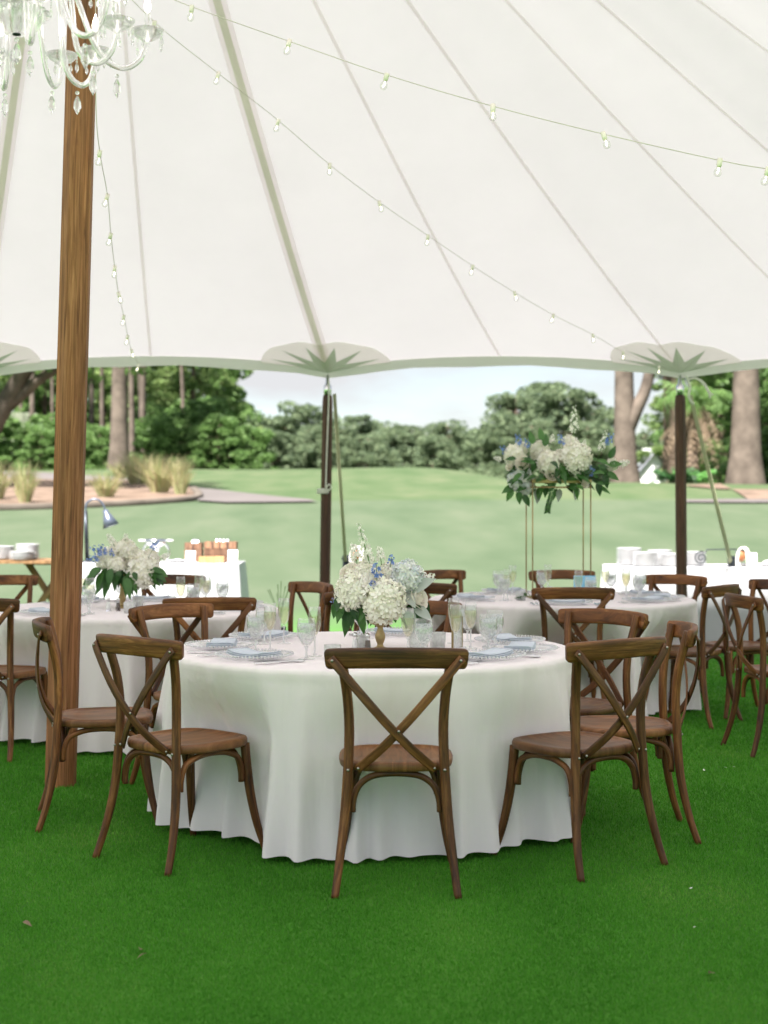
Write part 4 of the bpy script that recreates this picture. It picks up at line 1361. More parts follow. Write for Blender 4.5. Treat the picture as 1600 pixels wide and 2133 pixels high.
# ================================================================ PLACE SETTINGS
def setting_meshes():
    D = {}
    b = MB(); b.lathe([(0, .004), (.10, .004), (.118, .007), (.150, .019), (.162, .022), (.163, .019), (.150, .015), (.12, .002), (.10, 0)], 40, cap0=False); D['plate'] = b.mesh('plate', M['charger'])
    b = MB()
    for k in range(64):
        a = 2 * PI * k / 64; b.sphere((.163 * math.cos(a), .163 * math.sin(a), .0225), .0058, 6, 4)
    D['beads'] = b.mesh('beaded_rim', M['bead'])
    # folded napkin: three soft layers
    b = MB()
    for q, (w, d, z) in enumerate(((.115, .235, .0), (.112, .232, .007), (.106, .228, .0135))):
        pr = [(-w / 2, z + .001), (-w / 2 - .003, z + .0035), (-w / 2, z + .006), (w / 2, z + .006), (w / 2 + .003, z + .0035), (w / 2, z + .001)]
        vv, ff = [], []
        ny = 9
        for j in range(ny):
            yy = -d / 2 + d * j / (ny - 1)
            zz = .012 * (abs(yy) / (d / 2)) ** 2.2
            for (x, z_) in pr: vv.append((x + .002 * math.sin(yy * 40 + q), yy, z_ + zz))
        m = len(pr)
        for j in range(ny - 1):
            for k in range(m):
                k2 = (k + 1) % m
                ff.append((j * m + k, j * m + k2, (j + 1) * m + k2, (j + 1) * m + k))
        ff.append(tuple(range(m - 1, -1, -1))); ff.append(tuple((ny - 1) * m + k for k in range(m)))
        b.add(vv, ff)
    D['napkin'] = b.mesh('napkin', M['napkin'])
    def flat(path, w): # flat cutlery stroke with varying width
        b = MB(); b.tube([(0, y, z) for y, z in path], w, 8, True, (2.0, .0032 / .006), (0, 0, 1)); return b
    hp = [(-.10, .006), (-.095, .0065), (-.06, .008), (-.01, .007), (.02, .006), (.045, .005)]
    hw = [.006, .0085, .0075, .0045, .0035, .0038]
    b = flat(hp + [(.055, .005), (.062, .006)], hw + [.009, .0115])
    for x in (-.0088, -.003, .003, .0088): b.tube([(x, .060, .006), (x, .085, .007), (x * .95, .100, .0095)], .0016, 5)
    D['fork'] = b.mesh('fork', M['steel'])
    b = flat(hp + [(.058, .005), (.07, .004), (.085, .0045), (.096, .006), (.10, .008)], hw + [.010, .0165, .0175, .011, .004]); D['spoon'] = b.mesh('spoon', M['steel'])
    b = flat([(-.12, .005), (-.11, .006), (-.03, .006), (-.01, .005), (.0, .004), (.06, .004), (.105, .004), (.118, .004)], [.006, .0095, .008, .006, .009, .0105, .008, .002]); D['knife'] = b.mesh('knife', M['steel'])
    # water goblet
    def lt(pr, n, nm_, mat, **k):
        b = MB(); b.lathe(pr, n, **k); return b.mesh(nm_, mat)
    D['g_bowl'] = lt([(.006, .052), (.014, .058), (.028, .074), (.037, .095), (.0405, .118), (.040, .140), (.037, .160), (.0345, .172), (.0335, .172), (.036, .159), (.0388, .139), (.0392, .118), (.036, .096), (.027, .076), (.012, .0605), (0, .058)], 26, 'bowl', M['glass'], cap0=False)
    D['g_stem'] = lt([(.010, .004), (.0055, .012), (.0045, .03), (.006, .045), (.009, .054)], 12, 'stem', M['bead'])
    D['g_foot'] = lt([(.036, 0), (.0365, .002), (.03, .004), (.012, .007), (.008, .010)], 24, 'foot', M['glass'])
    D['g_water'] = lt([(0, .060), (.012, .0625), (.0265, .078), (.0353, .097), (.0384, .118), (.0382, .138), (.0372, .150), (0, .150)], 24, 'iced_water', M['icewater'], cap0=False, cap1=False)
    b = MB(); rn = random.Random(2)
    for q in range(9):
        a = rn.uniform(0, 6.28); r = rn.uniform(.004, .022)
        b.box((r * math.cos(a), r * math.sin(a), rn.uniform(.10, .146)), (.018, .016, .015), rn.uniform(0, 1.5))
    D['g_ice'] = b.mesh('ice', M['frosted'])
    # flute
    D['f_bowl'] = lt([(.004, .082), (.010, .090), (.020, .108), (.0265, .135), (.028, .160), (.0265, .190), (.0245, .212), (.0238, .212), (.0256, .189), (.0270, .160), (.0255, .136), (.0192, .110), (.009, .0925), (0, .090)], 22, 'bowl', M['glass'], cap0=False)
    D['f_stem'] = lt([(.008, .004), (.0042, .014), (.0034, .05), (.0042, .075), (.006, .084)], 10, 'stem', M['bead'])
    D['f_foot'] = lt([(.032, 0), (.0325, .002), (.026, .0035), (.010, .006), (.007, .009)], 22, 'foot', M['glass'])
    D['f_wine'] = lt([(0, .0915), (.009, .094), (.0188, .111), (.0250, .137), (.0264, .160), (.0262, .170), (0, .170)], 20, 'wine', M['wine'], cap0=False, cap1=False)
    return D
SM = setting_meshes()
def goblet(p, label, group, rz=0):
    o = empty('water_goblet', p, rz, label, 'goblet', group)
    for n_, k in (('bowl', 'g_bowl'), ('stem', 'g_stem'), ('foot', 'g_foot')): link(n_, SM[k], o)
    w = link('iced_water', SM['g_water'], o); link('ice', SM['g_ice'], w)
    return o
def flute(p, label, group, rz=0):
    o = empty('champagne_flute', p, rz, label, 'flute', group)
    for n_, k in (('bowl', 'f_bowl'), ('stem', 'f_stem'), ('foot', 'f_foot'), ('wine', 'f_wine')): link(n_, SM[k], o)
    return o
def place(c, th, tname, key, seed):
    """one setting; th = direction from the table centre to the diner"""
    rn = random.Random(seed)
    out = Vector((math.cos(th), math.sin(th), 0)); right = Vector((-math.sin(th), math.cos(th), 0))   # the diner's right hand
    rz = th + PI / 2
    def P(o_, r_, z=ZT): return Vector((c.x, c.y, 0)) + out * o_ + right * r_ + Vector((0, 0, z))
    o = empty('charger_plate', P(.68, 0), rz, 'clear beaded-rim charger at the %s, %s' % (tname, key), 'charger', 'beaded chargers on the ' + tname)
    link('plate', SM['plate'], o); link('beaded_rim', SM['beads'], o)
    nk = link('napkin', SM['napkin'], None, P(.68, 0, ZT + .0065), (0, 0, rz + PI / 2 + rn.uniform(-.06, .06)))
    tag(nk, 'folded pale blue napkin on charger at the %s, %s' % (tname, key), 'napkin', 'blue napkins on the ' + tname)
    for nm_, off, lab in (('fork', -.195, 'slim steel fork beside charger'), ('fork', -.222, 'outer steel fork beside charger'), ('knife', .192, 'steel table knife beside charger'), ('spoon', .222, 'steel spoon beside charger')):
        q = link(nm_, SM[nm_], None, P(.70 + rn.uniform(-.01, .01), off), (0, 0, rz + rn.uniform(-.08, .08)))
        tag(q, '%s at the %s, %s' % (lab, tname, key), nm_, 'cutlery on the ' + tname)
    goblet(P(.52 + rn.uniform(-.02, .02), .17 + rn.uniform(-.015, .015)), 'clear goblet of iced water at the %s, %s' % (tname, key), 'water goblets on the ' + tname, rn.uniform(0, 6))
    flute(P(.44 + rn.uniform(-.02, .02), .105 + rn.uniform(-.02, .02)), 'flute of pale sparkling wine at the %s, %s' % (tname, key), 'flutes on the ' + tname, rn.uniform(0, 6))
def theta(c, s): return math.atan2(s[1] - c.y, s[0] - c.x)
for k, s in enumerate(seats1): place(T1, theta(T1, s), 'acrylic-stand table', '%s chair from thick pole' % ORD[k], 100 + k)
for k, s in enumerate(seats2): place(T2, theta(T2, s), 'flower-stand table', '%s chair from cord-topped pole' % ORD[k], 200 + k)
for k, s in enumerate(seats3): place(T3, theta(T3, s), 'pole-side table', '%s chair from thick pole' % ORD[k], 300 + k)

# ---------------------------------------------------------------- small things on the tables
def shaker(p, filling, label):
    o = empty('shaker', p, 0, label, 'shaker')
    b = MB(); b.lathe([(.016, 0), (.017, .004), (.0135, .03), (.010, .062), (.009, .066)], 8); b.sm = [False] * len(b.sm); b.build('body', M['glass'], o)
    b = MB(); b.lathe([(.014, .003), (.0125, .03), (.0105, .052)], 8); b.build('filling', filling, o)
    b = MB(); b.lathe([(.0105, .064), (.0108, .074), (.008, .082), (0, .085)], 12); b.build('cap', M['steel'], o)
def votive(p, label, r=.036, h=.07, ribs=True):
    o = empty('votive_holder', p, 0, label, 'votive')
    b = MB(); b.lathe([(r * .86, 0), (r * .9, .004), (r, h * .5), (r, h), (r * .93, h), (r * .92, h * .5), (r * .8, .008), (0, .008)], 32, cap1=False, wob=(lambda a, i: .03 * math.sin(a * 16)) if ribs else None); b.build('cup', M['frosted'], o)
    b = MB(); b.lathe([(r * .6, .01), (r * .6, h * .45), (0, h * .45)], 16); b.build('candle', M['china'], o)
def TP(c, px, Y): return Vector(((px - XC) / FPX * Y, Y, ZT))
shaker(TP(T1, 740, 6.50), M['salt'], 'glass salt shaker with steel cap beside the gold pedestal bouquet')
shaker(TP(T1, 766, 6.46), M['pepper'], 'glass pepper shaker with steel cap beside the gold pedestal bouquet')
votive(TP(T1, 754, 6.62), 'ribbed clear votive holder behind the salt and pepper shakers', .026, .062)
votive(TP(T1, 872, 6.42), 'wide frosted votive glass between bouquet and acrylic stand', .042, .085, False)
votive(TP(T1, 912, 6.66), 'cut crystal votive holder next to the acrylic stand', .036, .07)
votive(TP(T1, 693, 6.18), 'square-shouldered frosted votive behind a goblet near the shakers', .036, .06, False)
shaker(TP(T3, 226, 8.95), M['salt'], 'glass salt shaker in front of the pole-side bouquet')
shaker(TP(T3, 246, 8.93), M['pepper'], 'glass pepper shaker in front of the pole-side bouquet')
votive(TP(T3, 270, 8.80), 'frosted votive holder near the shakers on the pole-side table', .036, .065, False)
votive(TP(T3, 288, 9.3), 'ribbed votive holder behind the pole-side bouquet', .036, .065)
votive(TP(T2, 1085, 9.95), 'frosted votive holder by the garland at the gold stand', .036, .06, False)
votive(TP(T2, 1262, 9.98), 'frosted votive holder beside the blue card', .036, .065, False)
# acrylic stand with a card
o = empty('acrylic_stand', TP(T1, 955, 6.55), math.radians(62), 'clear acrylic stand with gold-edged card beside the crystal votive', 'card stand')
b = MB(); b.box((0, 0, .006), (.10, .035, .012)); b.build('base', M['bead'], o)
b = MB(); b.box((0, .006, .078), (.095, .006, .13)); b.build('panel', M['frosted'], o)
b = MB()
for x in (-.049, .049): b.box((x, .006, .078), (.004, .009, .134))
b.box((0, .006, .1465), (.102, .009, .004)); b.build('frame_edge', M['brass'], o)
# blue card on table 2
o = empty('blue_card', TP(T2, 1218, 10.1), math.radians(-8), 'bright blue folded card standing among the glasses below the gold stand', 'card')
b = MB(); b.add([(-.075, -.03, 0), (.075, -.03, 0), (.075, 0, .16), (-.075, 0, .16)], [(0, 1, 2, 3)], None, False); b.build('front_leaf', M['bluecard'], o)
b = MB(); b.add([(-.075, .03, 0), (.075, .03, 0), (.075, .002, .16), (-.075, .002, .16)], [(3, 2, 1, 0)], None, False); b.build('back_leaf', M['bluecard'], o)

# ================================================================ FLOWERS
def floret_mesh(b, c, nrm, size, rn, petals=4, cup=.25):
    nrm = Vector(nrm).normalized()
    t = nrm.cross(Vector((rn.uniform(-1, 1), rn.uniform(-1, 1), rn.uniform(-1, 1)))).normalized()
    s = nrm.cross(t)
    a0 = rn.uniform(0, 6.28)
    c = Vector(c)
    vv, ff = [c - nrm * size * .1], []
    for k in range(petals):
        a = a0 + 2 * PI * k / petals
        w = PI / petals * .98
        def pt(an, r, h): return c + (t * math.cos(an) + s * math.sin(an)) * (size * r) + nrm * (size * h)
        i = len(vv)
        vv += [pt(a - w * .8, .62, cup * .5), pt(a - w * .35, 1.0, cup + rn.uniform(-.12, .12)), pt(a + w * .35, 1.0, cup + rn.uniform(-.12, .12)), pt(a + w * .8, .62, cup * .5)]
        ff += [(0, i, i + 1, i + 2), (0, i + 2, i + 3)]
    b.add(vv, ff, None, False)
def hydrangea(seed, n=210, r=.085, fl=.020, mat='hydr'):
    rn = random.Random(seed); b = MB()
    for k in range(n):
        z = 1 - 2 * (k + .5) / n
        if z < -.75: continue
        a = k * 2.39996 + rn.uniform(-.2, .2)
        d = Vector((math.sqrt(1 - z * z) * math.cos(a), math.sqrt(1 - z * z) * math.sin(a), z))
        q = r * (rn.uniform(.86, 1.06) + .05 * math.sin(3 * a + seed))
        floret_mesh(b, d * q, d + Vector((rn.gauss(0, .25), rn.gauss(0, .25), rn.gauss(0, .25))), fl * rn.uniform(.8, 1.2), rn)
    b.sphere((0, 0, 0), r * .84, 14, 9)
    return b.mesh('hydrangea_head', M[mat])
def rose_mesh(seed, r=.036):
    rn = random.Random(seed); b = MB()
    for lay, (rr, h, n, op) in enumerate(((.35, .9, 3, .05), (.6, .85, 4, .2), (.85, .7, 5, .45), (1.05, .5, 6, .8))):
        for k in range(n):
            a = 2 * PI * k / n + lay * .7
            vv, ff = [], []
            for i in range(4):
                v = i / 3
                for j in range(5):
                    u = (j - 2) / 2
                    an = a + u * (PI / n) * 1.25
                    rad = r * rr * (.35 + .65 * math.sin(v * PI / 2)) * (1 + op * .35 * v * v)
                    vv.append((rad * math.cos(an), rad * math.sin(an), r * (-.7 + (h + .75) * v - .15 * u * u * v)))
            for i in range(3):
                for j in range(4): ff.append((i * 5 + j, i * 5 + j + 1, (i + 1) * 5 + j + 1, (i + 1) * 5 + j))
            b.add(vv, ff)
    return b.mesh('rose', M['rose'])
def spike_mesh(seed, L, n, size, mat, taper=.4):
    rn = random.Random(seed); b = MB()
    for k in range(n):
        f = (k + .5) / n
        a = k * 2.4
        d = Vector((math.cos(a), math.sin(a), .35)).normalized()
        s = size * (1 - (1 - taper) * f)
        c = Vector((0, 0, L * (.3 + .7 * f))) + d * s * 1.0
        floret_mesh(b, c, d, s, rn, 5, .35); floret_mesh(b, c + d * s * .25, d + Vector((rn.gauss(0, .4), rn.gauss(0, .4), .2)), s * .7, rn, 5, .5)
    return b.mesh('florets', mat)
def stem_of(L, r=.0022):
    b = MB(); b.tube([(0, 0, -.08), (0, 0, L * .5), (.003, 0, L)], [r, r, r * .6], 5); return b.mesh('stem', M['stem'])
def leaf_mesh(seed, L=.075, W=.036, fold=.25, bend=.35, lobes=0):
    b = MB(); n = 8
    vv, ff = [], []
    for i in range(n + 1):
        t = i / n
        w = W / 2 * (math.sin(PI * min(1, t * 1.04) ** .75) ** .8 if 0 < t < 1 else .02)
        if lobes: w *= 1 + .35 * math.sin(t * lobes * 2 * PI)
        z = -bend * L * t * t
        for u in (-1, -.5, 0, .5, 1): vv.append((u * w, L * t, z + fold * abs(u) * w))
    for i in range(n):
        for j in range(4): ff.append((i * 5 + j, i * 5 + j + 1, (i + 1) * 5 + j + 1, (i + 1) * 5 + j))
    b.add(vv, ff)
    return b
LEAF = [leaf_mesh(1, .080, .040, .3, .25).mesh('leaf', M['leaf']), leaf_mesh(2, .095, .036, .25, .45).mesh('leaf', M['leaf']), leaf_mesh(3, .065, .034, .35, .1).mesh('leaf', M['leaf'])]
GREY = [leaf_mesh(4, .105, .05, .2, .2, 4).mesh('silver_leaf', M['greyleaf'])]
HYD = [hydrangea(1), hydrangea(2, 190, .082), hydrangea(3, 200, .084)]
HYB = hydrangea(4, 210, .08, .018, 'hydrblue')
ROSE = [rose_mesh(1), rose_mesh(2, .034)]
SPW = spike_mesh(1, .20, 16, .017, M['whitef'], .35)
SPB = spike_mesh(2, .12, 8, .019, M['bluef'], .6)
SPS = spike_mesh(3, .10, 14, .018, M['whitef'], .5)
ST = stem_of(.2); ST2 = stem_of(.12); ST3 = stem_of(.10)
def face(v):  # rotation taking +Z to v
    return Vector(v).to_track_quat('Z', 'Y').to_euler()
def put(o, mesh, name, p, d=(0, -.3, 1), s=1.0, spin=0):
    q = link(name, mesh, o, p, None, s)
    q.rotation_euler = (Vector(d).normalized().to_track_quat('Z', 'Y') @ Vector((0, 0, 1)).rotation_difference(Vector((0, 0, 1)))).to_euler()
    return q
def spike(o, sp, st_, name, p, d, s=1.0):
    q = put(o, sp, name, p, d, s)
    link('stem', st_, q)
    return q
def leaf(o, p, d, up=(0, 0, 1), s=1.0, k=0, name='leaf', meshes=None):
    d = Vector(d).normalized(); u = Vector(up)
    x = d.cross(u)
    if x.length < 1e-3: x = d.cross(Vector((1, 0, 0)))
    x.normalize(); u = x.cross(d)
    m = Matrix((x, d, u)).transposed()
    ms = meshes or LEAF
    q = link(name, ms[k % len(ms)], o, p, m.to_euler(), s)
    return q

def pedestal(o, h, r=.045, mat='gold'):
    b = MB()
    b.lathe([(r * .95, 0), (r, .006), (r * .75, .012), (.016, .020), (.013, .030), (.018, .042), (.023, .058), (.023, .072), (.015, .090), (.012, h * .82), (.016, h * .86), (.018, h * .9), (.030, h * .93), (.05, h), (.058, h + .05), (.052, h + .05), (.04, h + .01)], 28)
    b.build('pedestal', M[mat], o)

# bouquet on the acrylic-stand table
c0 = Vector((-.017, 6.52, ZT))
o = empty('bouquet', c0, 0, 'low bouquet of white hydrangea and blue delphinium on a turned gold pedestal', 'bouquet')
pedestal(o, .125)
sc = FPX / 6.52
def B1(px, py, dy=0.0):
    p = at(px, py, 6.52 + dy); return p - c0
rn = random.Random(12)
for px, py, dy, s, m_ in ((800, 1252, -.10, 1.10, 0), (738, 1232, -.04, 1.0, 1), (760, 1205, .02, .85, 2), (815, 1205, .03, .8, 1), (775, 1225, .10, 1.0, 0), (840, 1235, .10, .9, 2)):
    put(o, HYD[m_], 'hydrangea_head', B1(px, py, dy), (rn.uniform(-.3, .3) + (px - 790) / 120, -.8, .6), s)
put(o, HYB, 'blue_hydrangea_head', B1(848, 1202, -.03), (.3, -.7, .8), .92)
put(o, ROSE[0], 'rose', B1(868, 1247, -.05), (.7, -.5, .3), 1.15)
put(o, ROSE[1], 'rose', B1(729, 1192, .0), (-.5, -.5, .8), 1.0)
spike(o, SPW, ST, 'white_delphinium', B1(772, 1180), (-.28, -.1, 1), 1.0)
spike(o, SPS, ST3, 'white_stock', B1(770, 1188, .02), (-.1, 0, 1), 1.05)
spike(o, SPS, ST3, 'white_stock', B1(795, 1180, .03), (-.1, .1, 1), .85)
spike(o, SPS, ST3, 'white_stock', B1(745, 1180, .05), (-.2, .1, 1), 1.0)
spike(o, SPS, ST3, 'white_stock', B1(868, 1222), (.75, -.1, .55), .9)
spike(o, SPB, ST2, 'blue_delphinium', B1(812, 1190), (.12, -.2, 1), .62)
spike(o, SPB, ST2, 'blue_delphinium', B1(786, 1215, -.05), (-.05, -.6, .8), .9)
spike(o, SPB, ST2, 'blue_delphinium', B1(780, 1225, -.08), (-.1, -.9, .3), .7)
spike(o, SPB, ST2, 'blue_delphinium', B1(720, 1250, 0), (-.9, -.3, .0), .55)
for k, (px, py) in enumerate(((708, 1258), (718, 1266), (728, 1258), (738, 1272), (745, 1280), (722, 1275), (752, 1262), (733, 1290), (742, 1290), (760, 1275), (770, 1285), (713, 1272), (775, 1272), (762, 1262), (705, 1265), (728, 1283), (785, 1290), (850, 1280), (838, 1285), (868, 1275), (858, 1290), (716, 1282), (748, 1292), (757, 1284), (736, 1278), (724, 1292), (701, 1275), (846, 1290), (872, 1290), (820, 1292))):
    leaf(o, B1(px, py, rn.uniform(-.07, .05)) + Vector((0, 0, .045)), (rn.uniform(-.5, .3) if px < 800 else rn.uniform(-.2, .5), rn.uniform(-.5, .0), -1), (rn.uniform(-.2, .2), -1, .2), rn.uniform(.85, 1.25), k)
leaf(o, B1(880, 1245, .0) , (.25, .0, -1), (-.3, -1, .1), 1.2, 0)
for px, py, d, s in ((852, 1232, (.9, -.3, .55), 1.25), (862, 1262, (.8, -.4, -.55), 1.0), (852, 1268, (.15, -.4, -1), 1.05), (846, 1236, (.3, -.6, -.4), .9)):
    leaf(o, B1(px, py, -.06), d, (-.1, -1, .6), s, 0, 'silver_leaf', GREY)

# bouquet on the pole-side table
c0 = Vector((-1.645, 9.2, ZT))
o = empty('bouquet', c0, 0, 'low bouquet of white hydrangea and blue delphinium standing behind the thick pole', 'bouquet')
pedestal(o, .165)
def B3(px, py, dy=0.0): return at(px, py, 9.2 + dy) - c0
for px, py, dy, s, m_ in ((299, 1190, -.06, 1.15, 0), (285, 1172, .03, 1.0, 1), (262, 1148, .02, .85, 2), (245, 1152, .05, .75, 1), (222, 1164, -.03, .78, 0), (242, 1178, -.08, .62, 2), (312, 1165, .06, .7, 2)):
    put(o, HYD[m_], 'hydrangea_head', B3(px, py, dy), ((px - 262) / 90, -.8, .6), s)
for px, py, d, s in ((205, 1152, (-.7, -.3, .8), .9), (216, 1148, (-.4, -.2, 1), .8), (198, 1165, (-1, -.3, .3), .8), (320, 1140, (.5, 0, 1), .8), (232, 1150, (-.2, -.3, 1), .6)):
    spike(o, SPB, ST2, 'blue_delphinium', B3(px, py, -.09) - Vector(d).normalized() * .05, d, s)
for px, py, d, s in ((240, 1140, (-.55, 0, 1), .9), (330, 1168, (.8, 0, .5), .8), (262, 1135, (.0, 0, 1), .7)):
    spike(o, SPS, ST3, 'white_stock', B3(px, py), d, s)
for k in range(52):
    px = 192 + 134 * rn.random(); py = rn.uniform(1180, 1206)
    dx = (px - 255) / 60
    leaf(o, B3(px, py, rn.uniform(-.17, .02)) , (dx * .9 + rn.uniform(-.25, .25), rn.uniform(-.6, -.1), -.75 + rn.uniform(-.2, .3)), (dx * .3, -.8, .6), rn.uniform(1.0, 1.5), k)

# tall gold stand with arrangement
c0 = Vector(((1163 - XC) / FPX * 10.2, 10.2, ZT))
o = empty('flower_stand', c0, math.radians(7), 'tall gold rod stand rising from the far table', 'stand')
W2, D2, H2 = .205, .10, .80
for x in (-W2, W2):
    for y in (-D2, D2):
        b = MB(); b.tube([(x, y, 0), (x, y, H2)], .0046, 8); b.build('leg', M['brass'], o)
for z in (.006, H2 - .03):
    for y in (-D2, D2):
        b = MB(); b.tube([(-W2, y, z), (W2, y, z)], .0052, 8); b.build('rail', M['brass'], o)
    for x in (-W2, W2):
        b = MB(); b.tube([(x, -D2, z), (x, D2, z)], .0052, 8); b.build('rail', M['brass'], o)
b = MB(); b.box((0, 0, H2 + .012), (W2 * 2.05, D2 * 2.1, .024)); b.build('tray', M['brass'], o)
c1 = Vector((c0.x, c0.y, ZT + H2 + .0245))
o = empty('tall_arrangement', c1, 0, 'wide arrangement of white hydrangea, roses and blue delphinium on the tall gold stand', 'flower arrangement')
def B2(px, py, dy=0.0): return at(px, py, 10.2 + dy) - c1
b = MB(); b.lathe([(.09, 0), (.12, .03), (.11, .10), (.05, .13)], 16); b.build('flower_foam', M['leaf'], o)
for px, py, dy, s, m_ in ((1200, 955, -.08, 1.22, 0), (1145, 965, -.06, .98, 1), (1167, 958, .0, .8, 2), (1070, 948, -.02, .8, 1), (1125, 940, .08, .8, 2), (1187, 925, .04, .7, 1), (1275, 968, .0, .5, 2), (1085, 935, .08, .6, 0)):
    put(o, HYD[m_], 'hydrangea_head', B2(px, py, dy), ((px - 1160) / 130, -.9, .6), s)
put(o, HYB, 'blue_hydrangea_head', B2(1085, 998, -.04), (-.4, -.8, .2), 1.05)
put(o, HYB, 'blue_hydrangea_head', B2(1096, 1012, .0), (-.1, -.8, -.2), .75)
for px, py, s in ((1090, 965, 1.15), (1151, 988, 1.1), (1062, 973, .6), (1212, 995, .9), (1218, 1010, .6)):
    put(o, ROSE[0], 'rose', B2(px, py, -.10), ((px - 1160) / 150, -1, .3), s)
for px, py, d, s in ((1083, 925, (-.15, 0, 1), .9), (1062, 945, (-.6, 0, 1), .9), (1100, 930, (-.1, 0, 1), .8), (1172, 925, (-.2, -.2, 1), .9), (1225, 985, (.1, -.8, .6), 1.1), (1262, 925, (.35, 0, 1), 1.0)):
    spike(o, SPB, ST2, 'blue_delphinium', B2(px, py) - Vector((0, 0, .04)), d, s)
spike(o, SPW, ST, 'white_delphinium', B2(1195, 925, .02), (.02, 0, 1), 1.35)
spike(o, SPW, ST, 'white_delphinium', B2(1245, 958, .02), (.30, 0, 1), 1.1)
for px, py, d, s in ((1150, 930, (.05, 0, 1), .8), (1282, 972, (.9, 0, .35), 1.0), (1050, 960, (-.9, 0, .3), .7), (1215, 935, (.2, 0, 1), .6)):
    spike(o, SPS, ST3, 'white_stock', B2(px, py), d, s)
for k in range(96):
    px = 1075 + 190 * rn.random(); py = rn.uniform(950, 1018)
    dx = (px - 1165) / 95
    leaf(o, B2(px, py, rn.uniform(-.17, .05)), (dx + rn.uniform(-.4, .4), rn.uniform(-.8, .1), rn.uniform(-.9, .4)), (dx * .2, -.7, .7), rn.uniform(.85, 1.3), k)
for px, py, d in ((1070, 1012, (-.9, -.2, -.5)), (1068, 1018, (-.5, -.2, -1)), (1080, 1022, (.1, -.2, -1)), (1090, 1030, (.5, -.2, -.9)), (1268, 968, (.9, -.2, .1)), (1265, 985, (.9, -.2, -.5)), (1258, 990, (.3, -.2, -1)), (1270, 955, (.4, -.2, .9)), (1245, 1005, (.2, -.2, -1)), (1110, 925, (-.2, 0, 1)), (1135, 930, (.1, 0, 1)), (1130, 918, (-.2, 0, 1))):
    leaf(o, B2(px, py, -.04), d, (0, -1, .3), 1.2, 0)
for px, py in ((1117, 1018), (1166, 1018), (1203, 1015), (1122, 1022)):
    leaf(o, B2(px, py, .02), (rn.uniform(-.2, .2), -.2, -1), (0, -1, .3), .9, 0, 'silver_leaf', GREY)
# trailing sprig
tr_ = spline([B2(1150, 1005, -.1), B2(1148, 1030, -.12), B2(1142, 1052, -.12), B2(1140, 1066, -.12)], 6)
b = MB(); b.tube(tr_, .0018, 5); b.build('trailing_stem', M['stem'], o)
for k, p in enumerate(tr_[::1]):
    for sg in (-1, 1): leaf(o, p, (sg * .9, rn.uniform(-.4, .2), -.5), (0, -1, .4), .42, 2)
# garland round the stand's foot
for gpx, glab in ((1100, 'trailing'), (1165, 'curved'), (1228, 'short')):
    c2 = Vector(((gpx - XC) / FPX * 9.93, 9.93, ZT))
    o = empty('garland_sprig', c2, 0, '%s sprig of dark green leaves laid at the foot of the gold stand' % glab, 'greenery')
    sp = spline([(-.09, 0, .012), (-.03, -.02, .03), (.04, .01, .025), (.10, -.01, .015)], 5)
    b = MB(); b.tube(sp, .002, 5); b.build('stem', M['stem'], o)
    for k, p in enumerate(sp):
        leaf(o, p, (rn.uniform(-.8, .8), rn.uniform(-.8, .8), rn.uniform(.1, .8)), (0, 0, 1), .6, k)

# ================================================================ BUFFET TABLES
def boxcloth(x0, x1, y0, y1, z, hem, seed, flare=.05):
    """fitted rectangular cloth: flat top, skirt with soft folds"""
    rn = random.Random(seed); b = MB()
    per = []
    def side(ax, ay, bx_, by_, n):
        for i in range(n): per.append((ax + (bx_ - ax) * i / n, ay + (by_ - ay) * i / n))
    n1, n2 = int((x1 - x0) / .03), int((y1 - y0) / .03)
    side(x0, y0, x1, y0, n1); side(x1, y0, x1, y1, n2); side(x1, y1, x0, y1, n1); side(x0, y1, x0, y0, n2)
    K = len(per); cx, cy = (x0 + x1) / 2, (y0 + y1) / 2
    rows = [(0, 0), (.004, .006), (.006, .02)] + [(.01 + flare * t, .02 + (z - hem - .02) * t) for t in (.15, .35, .6, .8, 1)]
    vv, ff = [], []
    for o_, d in rows:
        t = d / (z - hem)
        for k, (x, y) in enumerate(per):
            nx_ = (x - cx) / (x1 - x0) * 2; ny_ = (y - cy) / (y1 - y0) * 2
            m_ = max(abs(nx_), abs(ny_)); dx = nx_ if abs(nx_) >= m_ - .02 else 0; dy = ny_ if abs(ny_) >= m_ - .02 else 0
            w = math.sin(k * .37 + seed) + .6 * math.sin(k * .83 + 2 * seed)
            off = o_ + .022 * w * t * t
            vv.append((x + dx * off, y + dy * off, z - d))
    for i in range(len(rows) - 1):
        for k in range(K):
            k2 = (k + 1) % K
            ff.append((i * K + k, (i + 1) * K + k, (i + 1) * K + k2, i * K + k2))
    ff.append(tuple(range(K)))
    b.add(vv, ff)
    return b
def folding_table(x0, x1, y0, y1, zb, z, label):
    cx, cy = (x0 + x1) / 2, (y0 + y1) / 2
    o = empty('folding_table', (cx, cy, zb), 0, label, 'table')
    b = MB(); b.box((0, 0, z - zb - .02), (x1 - x0 - .02, y1 - y0 - .02, .03)); b.build('tabletop', M['trestle'], o)
    for sx in (-1, 1):
        for sy in (-1, 1):
            px_, py_ = sx * ((x1 - x0) / 2 - .15), sy * ((y1 - y0) / 2 - .08)
            b = MB(); b.tube([(px_, py_, -.03), (px_, py_, z - zb - .034)], .014, 8); b.build('leg', M['black'], o)
YB = 16.0
zbf = zt(-2.5, YB)
xa, xb = (172 - XC) / FPX * YB, (503 - XC) / FPX * YB
folding_table(xa, xb, YB - .35, YB + .4, zbf, .78, 'buffet table under the white cloth that carries the heat lamp')
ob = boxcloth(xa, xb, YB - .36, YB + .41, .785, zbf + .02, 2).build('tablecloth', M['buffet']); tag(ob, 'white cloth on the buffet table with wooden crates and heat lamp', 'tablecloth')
ZB = .787
